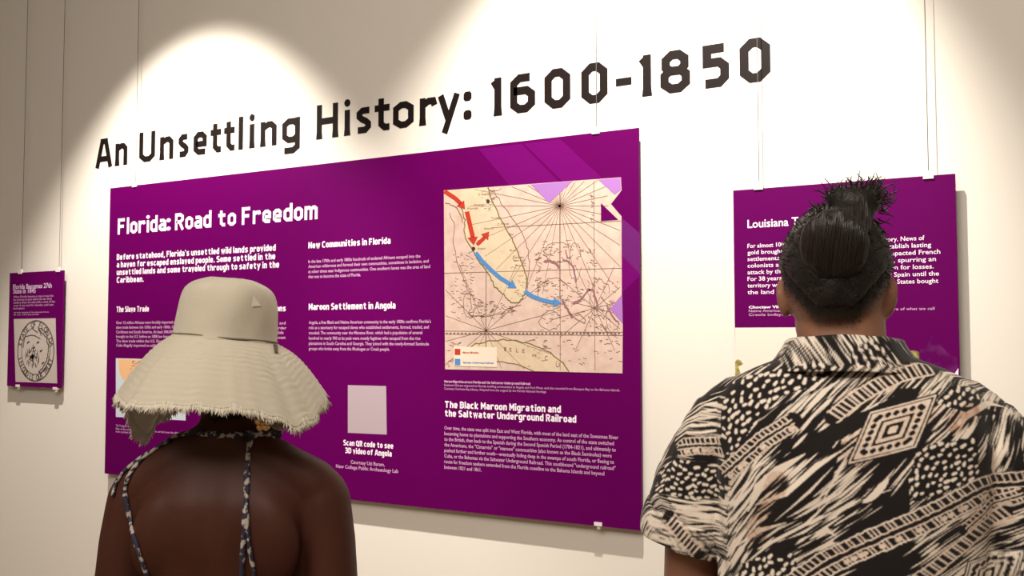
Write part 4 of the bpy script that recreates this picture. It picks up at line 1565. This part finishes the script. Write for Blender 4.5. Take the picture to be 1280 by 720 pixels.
def ang(x, y):
    """direction of the print at a place on the cloth (degrees, up-right positive)"""
    if inpoly(x, y, SL_L):
        return -4 + 14*mnoise.noise(Vector((x*.02, y*.02, 4)))
    if inpoly(x, y, SL_R):
        return 78 + 14*mnoise.noise(Vector((x*.02, y*.02, 4)))
    u = (x-800)*2.25
    v = (y-400)*2.25
    base = 46
    if u > 800:
        base = 46 + min(1, (u-800)/160)*26
    if v > 480 and u > 400:
        base = 34
    if y < 460 and 950 < x < 1160:
        base = 122
    if u < 340 and v > 180:
        base = 58
    return base + 12*mnoise.noise(Vector((x*.012, y*.012, 1)))


def streak(x, y, L, w, val=1.0):
    pts = [(x, y)]
    for i in range(7):
        t = math.radians(ang(x, y))
        x += math.cos(t)*L/7
        y -= math.sin(t)*L/7
        pts.append((x, y))
    stroke(pts, w, w, val)


# 1. flowing streaks everywhere; density varies in patches so black areas stay
for _ in range(6500):
    x, y = rg.uniform(PX0, PX0+PW), rg.uniform(PY0, PY0+PH)
    dn = mnoise.noise(Vector((x*.017-y*.006, y*.017+x*.006, 7)))
    if dn < -0.16 + rg.uniform(-.15, .15):
        continue
    streak(x, y, rg.uniform(22, 64), rg.choice([1.3, 1.6, 2.0, 2.6, 3.4]))
for _ in range(60):        # broader pale flames
    x, y = rg.uniform(PX0, PX0+PW), rg.uniform(PY0+40, PY0+PH)
    streak(x, y, rg.uniform(34, 70), rg.uniform(6, 10))
for _ in range(2600):       # black cuts through them
    x, y = rg.uniform(PX0, PX0+PW), rg.uniform(PY0, PY0+PH)
    streak(x, y, rg.uniform(18, 50), rg.choice([1.4, 1.8, 2.4, 3.2]), 0.0)
for _ in range(900):       # sleeves are closely striped
    x, y = rg.uniform(PX0, PX0+PW), rg.uniform(PY0, PY0+330)
    if inpoly(x, y, SL_L) or inpoly(x, y, SL_R) or (y < 500 and (x < 930 or x > 1180)):
        streak(x, y, rg.uniform(22, 60), rg.choice([1.6, 2.2, 3.0]))
        if rg.random() < .6:
            streak(x+rg.uniform(-8, 8), y+rg.uniform(-4, 4), rg.uniform(22, 60), rg.choice([1.4, 2.0, 2.6]), 0.0)
# black pools and pale flames seen on the back
for pts, w in ((C([(700, 210), (640, 260), (560, 300), (500, 340), (420, 400), (370, 430)]), 20), (C([(560, 330), (520, 420), (420, 520), (340, 600)]), 22), (C([(760, 190), (720, 215), (680, 235)]), 24),
               (C([(720, 430), (700, 500), (620, 560), (540, 600)]), 24), (C([(430, 230), (360, 300), (300, 360)]), 14), (C([(1000, 340), (990, 420), (960, 470)]), 18), (C([(920, 330), (915, 420), (900, 500)]), 16),
               (C([(460, 590), (400, 640), (330, 700)]), 20), (C([(840, 240), (900, 250), (960, 260)]), 12)):
    stroke(pts, w, w, 0.0)
for pts, w in ((C([(320, 540), (350, 470), (400, 420), (470, 370)]), 12), (C([(340, 520), (420, 480), (500, 400), (570, 350)]), 7), (C([(280, 650), (350, 590), (420, 560)]), 6), (C([(500, 520), (560, 400), (580, 360)]), 4),
               (C([(470, 250), (520, 200), (560, 170)]), 6), (C([(830, 300), (870, 260), (930, 230), (980, 215)]), 8), (C([(890, 350), (890, 440), (900, 520)]), 4), (C([(935, 330), (930, 400), (940, 450)]), 3.4), (C([(480, 600), (520, 570), (545, 585)]), 7),
               (C([(300, 700), (380, 620), (470, 560), (540, 480)]), 4), (C([(390, 560), (480, 470), (540, 400)]), 3.4), (C([(620, 480), (660, 440), (690, 400)]), 3), (C([(440, 280), (400, 320), (350, 350)]), 3.4), (C([(640, 470), (680, 455)]), 8)):
    stroke(pts, w, w)


def dots(poly, n, r=(2.0, 3.1), el=1.25):
    xs_ = [p[0] for p in poly]
    ys_ = [p[1] for p in poly]
    # lay black ground first
    x0_, x1_, y0_, y1_ = min(xs_), max(xs_), min(ys_), max(ys_)
    for yy_ in np.arange(y0_, y1_, 2.5):
        for xx_ in np.arange(x0_, x1_, 2.5):
            if inpoly(xx_, yy_, poly):
                stroke([(xx_, yy_), (xx_+2, yy_)], 5, 5, 0.0, prof='flat')
    put = []
    for _ in range(n*14):
        x, y = rg.uniform(x0_, x1_), rg.uniform(y0_, y1_)
        if not inpoly(x, y, poly) or any((x-a_)**2+(y-b_)**2 < (r[0]+r[1]+2.0)**2 for a_, b_ in put):
            continue
        put.append((x, y))
        t = math.radians(ang(x, y)+rg.uniform(-35, 35))
        w = rg.uniform(*r)
        l = w*el*rg.uniform(.6, 1.2)
        stroke([(x-math.cos(t)*l*.6, y+math.sin(t)*l*.6), (x+math.cos(t)*l*.6, y-math.sin(t)*l*.6)], w*1.55, w*1.2, 1.0, prof='flat')


dots(C([(268, 180), (380, 150), (500, 125), (560, 132), (470, 190), (400, 215), (330, 290), (290, 370), (255, 420), (240, 280)]), 150)
dots(C([(750, 350), (790, 335), (880, 320), (892, 420), (820, 450), (735, 480), (725, 430)]), 120, (1.8, 2.8))
dots(C([(830, 190), (900, 190), (910, 215), (840, 240), (800, 220)]), 40, (1.8, 3.0))
dots(C([(60, 430), (140, 420), (240, 440), (246, 520), (150, 530), (40, 520)]), 110, (1.9, 3.0))
dots(C([(300, 700), (360, 660), (430, 640), (440, 690), (400, 760), (320, 780)]), 60, (2.0, 3.2))
dots(C([(600, 84), (640, 60), (690, 90), (640, 128), (590, 125)]), 36, (2.0, 3.2))


def ladder(pts, w, step, style='box'):
    """band with two rails and rungs; little boxes or dashes between"""
    dense = []
    for i in range(len(pts)-1):
        n = 14
        for j in range(n):
            t = j/n
            dense.append((pts[i][0]*(1-t)+pts[i+1][0]*t, pts[i][1]*(1-t)+pts[i+1][1]*t))
    dense.append(pts[-1])
    for _ in range(6):
        dense = [dense[0]]+[tuple((np.array(dense[i-1])+2*np.array(dense[i])+np.array(dense[i+1]))/4) for i in range(1, len(dense)-1)]+[dense[-1]]
    D = np.array(dense)
    stroke(dense, w*1.1, w*1.1, 0.0, prof='flat')
    T = np.gradient(D, axis=0)
    T /= np.linalg.norm(T, axis=1)[:, None]+1e-9
    N_ = np.stack([-T[:, 1], T[:, 0]], 1)
    for o_ in (-.5, -.12, .12, .5) if style == 'box' else (-.5, .5):
        q = [tuple(D[i]+N_[i]*w*(o_+.03*rg.uniform(-1, 1))) for i in range(len(D))]
        stroke(q, 1.7, 1.7, prof='flat')
    s_ = np.concatenate([[0], np.cumsum(np.linalg.norm(np.diff(D, axis=0), axis=1))])
    for d in np.arange(step*.5, s_[-1], step):
        i = int(np.searchsorted(s_, d))
        i = min(i, len(D)-1)
        c = D[i]
        n = N_[i]+T[i]*.25
        if style == 'box':
            stroke([tuple(c-n*w*.5), tuple(c-n*w*.14)], 1.7*rg.uniform(.7, 1.5), 2, prof='flat')
            stroke([tuple(c+n*w*.14), tuple(c+n*w*.5)], 1.7*rg.uniform(.7, 1.5), 2, prof='flat')
            if rg.random() < .25:
                stroke([tuple(c+n*w*.3), tuple(c+n*w*.3+T[i]*step*.5)], 5, 5, prof='flat')
        else:
            stroke([tuple(c-n*w*.5), tuple(c+n*w*.5)], 2.6*rg.uniform(.7, 1.4), 2, prof='flat')
    return D


LD = []
LD.append(ladder(C([(440, 730), (520, 660), (640, 590), (780, 520), (900, 455), (1010, 440)]), 28, 6.4))
LD.append(ladder(C([(250, 450), (300, 400), (360, 340), (440, 285)]), 21, 6.2))
LD.append(ladder(C([(540, 270), (590, 225), (650, 185), (720, 150), (790, 135)]), 16, 6.2, 'dash'))
LD.append(ladder(C([(108, 385), (170, 372), (240, 368)]), 21, 6.2))
LD.append(ladder(C([(860, 560), (930, 500), (1000, 470)]), 16, 6.0))
LD.append(ladder(C([(600, 800), (700, 720), (800, 640), (900, 560), (960, 520)]), 14, 6.4, 'dash'))
LD.append(ladder(C([(90, 590), (130, 640), (170, 690)]), 16, 6.0, 'dash'))
for i in range(6):     # even stripes across the sleeve
    y_ = 236+i*20
    stroke(C([(120-i*4, y_+4), (180, y_-2), (224, y_-10)]), 3.4, 3, prof='flat')
for i in range(4):
    y_ = 540+i*17
    stroke(C([(86+i*12, y_-4), (160, y_+2), (250, y_-6+i*6)]), 3.2, 3, prof='flat')


def diamond(cx, cy, a_, b_, w):
    """nested lozenge: dark, pale ring, dark centre, with dotted outer edge; long axis up-right"""
    t = math.radians(40)
    e1, e2 = np.array([math.cos(t), -math.sin(t)]), np.array([math.cos(t+1.75), -math.sin(t+1.75)])
    c = np.array([cx, cy])

    def loz(k):
        return [tuple(c+e1*a_*k), tuple(c+e2*b_*k), tuple(c-e1*a_*k), tuple(c-e2*b_*k), tuple(c+e1*a_*k)]
    for k in np.arange(.05, 1.2, .05):
        stroke(loz(k), 4, 4, 0.0, prof='flat')
    for k in np.arange(.62, .98, .05):
        stroke(loz(k), 2.6, 2.6, 1.0, prof='flat')
    stroke(loz(1.12), 1.8, 1.8, 1.0, prof='flat')
    for k in (.36, .41):
        stroke(loz(k), 2.6, 2.6, 1.0, prof='flat')
    for k in (.05, .10):
        stroke(loz(k), 3.0, 3.0, 1.0, prof='flat')
    L4 = loz(.79)
    for i in range(4):
        p, q = np.array(L4[i]), np.array(L4[i+1])
        for s_ in np.linspace(0.06, .94, 6):
            m_ = p+(q-p)*s_
            stroke([tuple(m_-e1*1.6), tuple(m_+e1*1.6)], 4.6, 4.6, 0.0, prof='flat')


dc = C([(688, 298)])[0]
diamond(dc[0], dc[1], 56, 27, 3)
dc = C([(915, 690)])[0]
diamond(dc[0], dc[1], 42, 26, 3)
# rust tint in the pale parts of some bands
for D in LD:
    stroke([tuple(p) for p in D], 26, 26, 0.38, RUST, prof='flat')
stroke(C([(600, 350), (760, 250)]), 46, 46, 0.45, RUST, prof='flat')
stroke(C([(340, 600), (400, 450)]), 26, 26, 0.8, RUST, prof='flat')
stroke(C([(840, 280), (880, 250)]), 22, 22, 1.0, RUST, prof='flat')
nzr = np.random.RandomState(4).rand(PH*SS//8+2, PW*SS//8+2).astype(np.float32)
nzr = np.kron(nzr, np.ones((8, 8), np.float32))[:PH*SS, :PW*SS]


def blur(im, n=1):
    for _ in range(n):
        im = (im+np.roll(im, 1, 0)+np.roll(im, -1, 0))/3
        im = (im+np.roll(im, 1, 1)+np.roll(im, -1, 1))/3
    return im


IMG = blur(IMG, 1)
RUST = blur(RUST*(.25+.75*nzr), 5)
CREAM = np.array(srgb(244, 230, 214))
BLACK = np.array(srgb(30, 25, 25))
RST = np.array(srgb(196, 146, 116))


def print_on(me):
    """colour the cloth by its place on the flat print (x across, z up, running on over the shoulder)"""
    a_ = coords(me)
    u = PX0*0 + 1058 + a_[:, 0]/0.001165
    drop = np.clip(a_[:, 1]+0.05, 0, None)
    v = 419 + (1.52-(a_[:, 2]+drop*0.8))/0.001115
    ui = (u-PX0)*SS
    vi = (v-PY0)*SS
    ui = np.abs(ui) % (2*PW*SS)
    ui = np.where(ui >= PW*SS, 2*PW*SS-1-ui, ui).astype(int)
    vi = np.abs(vi) % (2*PH*SS)
    vi = np.where(vi >= PH*SS, 2*PH*SS-1-vi, vi).astype(int)
    ui = np.clip(ui, 0, PW*SS-1)
    vi = np.clip(vi, 0, PH*SS-1)
    g = IMG[vi, ui][:, None]
    r_ = RUST[vi, ui][:, None]
    pale = CREAM*(1-r_)+RST*r_
    c = BLACK*(1-g)+pale*g
    at = me.color_attributes.new('print', 'FLOAT_COLOR', 'POINT')
    full = np.ones((len(a_), 4), np.float32)
    full[:, :3] = c
    at.data.foreach_set('color', full.ravel())


M_shirt = mat('printed_shirt_cloth', (0.5, 0.45, 0.4), 0.85, bump=0.25, bscale=700, sheen=0.15, spec=0.2)
nt = M_shirt.node_tree
ca = nt.nodes.new('ShaderNodeVertexColor')
ca.layer_name = 'print'
nt.links.new(ca.outputs['Color'], nt.nodes['Principled BSDF'].inputs['Base Color'])


def densify(me, cuts, test):
    bm = bmesh.new()
    bm.from_mesh(me)
    bm.normal_update()
    ed = set()
    for f in bm.faces:
        if test(f):
            ed.update(f.edges)
    bmesh.ops.subdivide_edges(bm, edges=list(ed), cuts=cuts, use_grid_fill=True)
    bm.to_mesh(me)
    bm.free()


mb = MB()
mb.loft([(.76, .205, .150, 0, 0), (.90, .200, .142, 0, 0), (1.05, .194, .138, 0, 0), (1.18, .196, .136, 0, -.002), (1.30, .200, .134, 0, -.006), (1.37, .200, .124, 0, -.010), (1.42, .190, .106, 0, -.012),
         (1.452, .168, .088, 0, -.012), (1.470, .135, .078, 0, -.010), (1.485, .098, .074, 0, -.006), (1.497, .076, .070, -.003, -.002)], 64, 2.35)
for s in (-1, 1):
    mb.capsule([(s*.150, -.004, 1.396), (s*.185, -.004, 1.352)], [.064, .070], 24)
    mb.tube([(s*.160, -.004, 1.392), (s*.192, -.002, 1.335), (s*.214, .0, 1.28), (s*.232, .004, 1.225), (s*.238, .006, 1.205)], [.066, .071, .072, .072, .071], 28)
me = remeshed(mb, 0.0042, 5)
a = coords(me)
# cloth folds
bm = bmesh.new()
bm.from_mesh(me)
bm.normal_update()
nrm = np.array([v.normal[:] for v in bm.verts])
bm.free()
for i in range(len(a)):
    p = Vector(a[i])
    sl = min(1, max(0, (abs(p.x)-.165)/.03))
    w1 = mnoise.noise(Vector((p.x*9+p.z*5, p.y*8, p.z*7-p.x*4)))*0.008
    w2 = mnoise.noise(Vector((p.x*26+p.z*14*(1 if p.x > 0 else -1), p.y*22, p.z*15)))*0.0035
    w3 = mnoise.noise(Vector((p.x*18, p.y*20, p.z*42)))*0.004*sl
    lowb = max(0, min(1, (1.46-p.z)/.1))
    a[i] += nrm[i]*(w1+w2+w3)*lowb
# seam hollow where the sleeve is set in
for s in (-1, 1):
    d = a[:, 0]-s*(0.176+0.012*np.sin((a[:, 2]-1.2)*9))
    g = np.exp(-(d/0.006)**2)*np.clip((1.43-a[:, 2])/.03, 0, 1)
    a += -nrm*(g*0.0035)[:, None]
set_coords(me, a)
# open the neck, the hem and the cuffs
bm = bmesh.new()
bm.from_mesh(me)
kill = []
for f in bm.faces:
    c = f.calc_center_median()
    if c.z > 1.4935 or c.z < .764:
        kill.append(f)
        continue
    for s in (-1, 1):
        dd = (c-Vector((s*.238, .006, 1.205))).dot(Vector((s*.29, .1, -.95)).normalized())
        if dd > -0.003 and abs(c.x) > .15 and 1.12 < c.z < 1.26 and c.x*s > 0 and math.hypot(c.x-s*.238, c.y-.006) < .085:
            kill.append(f)
            break
bmesh.ops.delete(bm, geom=list(set(kill)), context='FACES')
bm.to_mesh(me)
bm.free()
densify(me, 2, lambda f: f.normal.y < 0.25 and f.calc_center_median().z > 1.05)
print_on(me)
shirt = link_mesh(me, 'shirt', M_shirt, man)
md = shirt.modifiers.new('thick', 'SOLIDIFY')
md.thickness = 0.0015
# turned-up cuffs
for s in (-1, 1):
    mb = MB()
    c0_, ax0 = Vector((s*.234, .004, 1.218)), Vector((s*.29, .1, -.95)).normalized()
    K = 96
    e1 = ax0.cross(Vector((0, 1, 0))).normalized()
    e2 = ax0.cross(e1)
    rows = [(-.030, .0715), (-.030, .0755), (-.022, .0775), (-.012, .078), (-.002, .0785), (.008, .078), (.014, .0765), (.016, .073), (.010, .069), (-.010, .068)]
    vs, fs = [], []
    for (h_, r_) in rows:
        for kk in range(K):
            t = 2*math.pi*kk/K
            rr = r_+.003*mnoise.noise(Vector((math.cos(t)*2.2, math.sin(t)*2.2, s*3+h_*20)))
            vs.append(c0_+ax0*(h_+.004*mnoise.noise(Vector((math.cos(t)*2, math.sin(t)*2, 8+s))))+(e1*math.cos(t)+e2*math.sin(t))*rr)
    for i in range(len(rows)-1):
        for kk in range(K):
            k2 = (kk+1) % K
            fs.append((i*K+kk, i*K+k2, (i+1)*K+k2, (i+1)*K+kk))
    mb.add(vs, fs)
    me = mb.mesh('cuff')
    densify(me, 2, lambda f: True)
    print_on(me)
    link_mesh(me, 'cuff', M_shirt, shirt)
# collar
mb = MB()
K = 140
rows = [(1.486, .071, .069, 0), (1.505, .073, .071, 0), (1.516, .0755, .073, 0), (1.520, .079, .0765, 0), (1.517, .083, .0805, -.001), (1.506, .0885, .0855, -.002), (1.492, .098, .0925, -.003), (1.479, .1085, .0985, -.004), (1.4705, .1155, .102, -.005), (1.469, .1145, .1005, -.005)]
vs, fs = [], []
for (z_, a_, b_, y_) in rows:
    for kk in range(K+1):
        t = math.radians(90+24 + (360-48)*kk/K)      # gap at the front
        wv = .0022*mnoise.noise(Vector((math.cos(t)*3, math.sin(t)*3, z_*9)))
        sag = -0.010*max(0, math.sin(t))
        vs.append(Vector((-.004+(a_+wv)*math.cos(t), y_+(b_+wv)*math.sin(t), z_+sag+wv*.6-.006*abs(math.cos(t))**2)))
for i in range(len(rows)-1):
    for kk in range(K):
        fs.append((i*(K+1)+kk, (i+1)*(K+1)+kk, (i+1)*(K+1)+kk+1, i*(K+1)+kk+1))
mb.add(vs, fs)
me = mb.mesh('collar')
densify(me, 3, lambda f: True)
print_on(me)
collar = link_mesh(me, 'collar', M_shirt, shirt)
md = collar.modifiers.new('thick', 'SOLIDIFY')
md.thickness = 0.0012

# trousers and shoes
mb = MB()
mb.loft([(.74, .19, .135, 0, 0), (.85, .193, .138, 0, 0), (.95, .183, .128, 0, 0), (1.0, .175, .122, 0, 0)], 40, 2.3)
for s in (-1, 1):
    mb.tube([(s*.092, 0, .84), (s*.098, .004, .66), (s*.098, 0, .48), (s*.098, -.008, .28), (s*.098, -.004, .05)], [.104, .096, .080, .074, .068], 24)
link_mesh(remeshed(mb, 0.008, 4), 'trousers', mat('dark_denim', (0.03, 0.035, 0.05), 0.85, bump=0.2, bscale=500), man)
M_shoe = mat('black_shoe', (0.02, 0.02, 0.02), 0.5)
for s in (-1, 1):
    mb = MB()
    mb.loft([(0, .048, .145, s*.10, .065), (.02, .050, .148, s*.10, .065), (.045, .047, .135, s*.10, .055), (.07, .042, .085, s*.098, .01), (.09, .040, .055, s*.098, -.02)], 28, 2.4)
    me = mb.mesh('shoe')
    link_mesh(me, 'shoe', M_shoe, man)
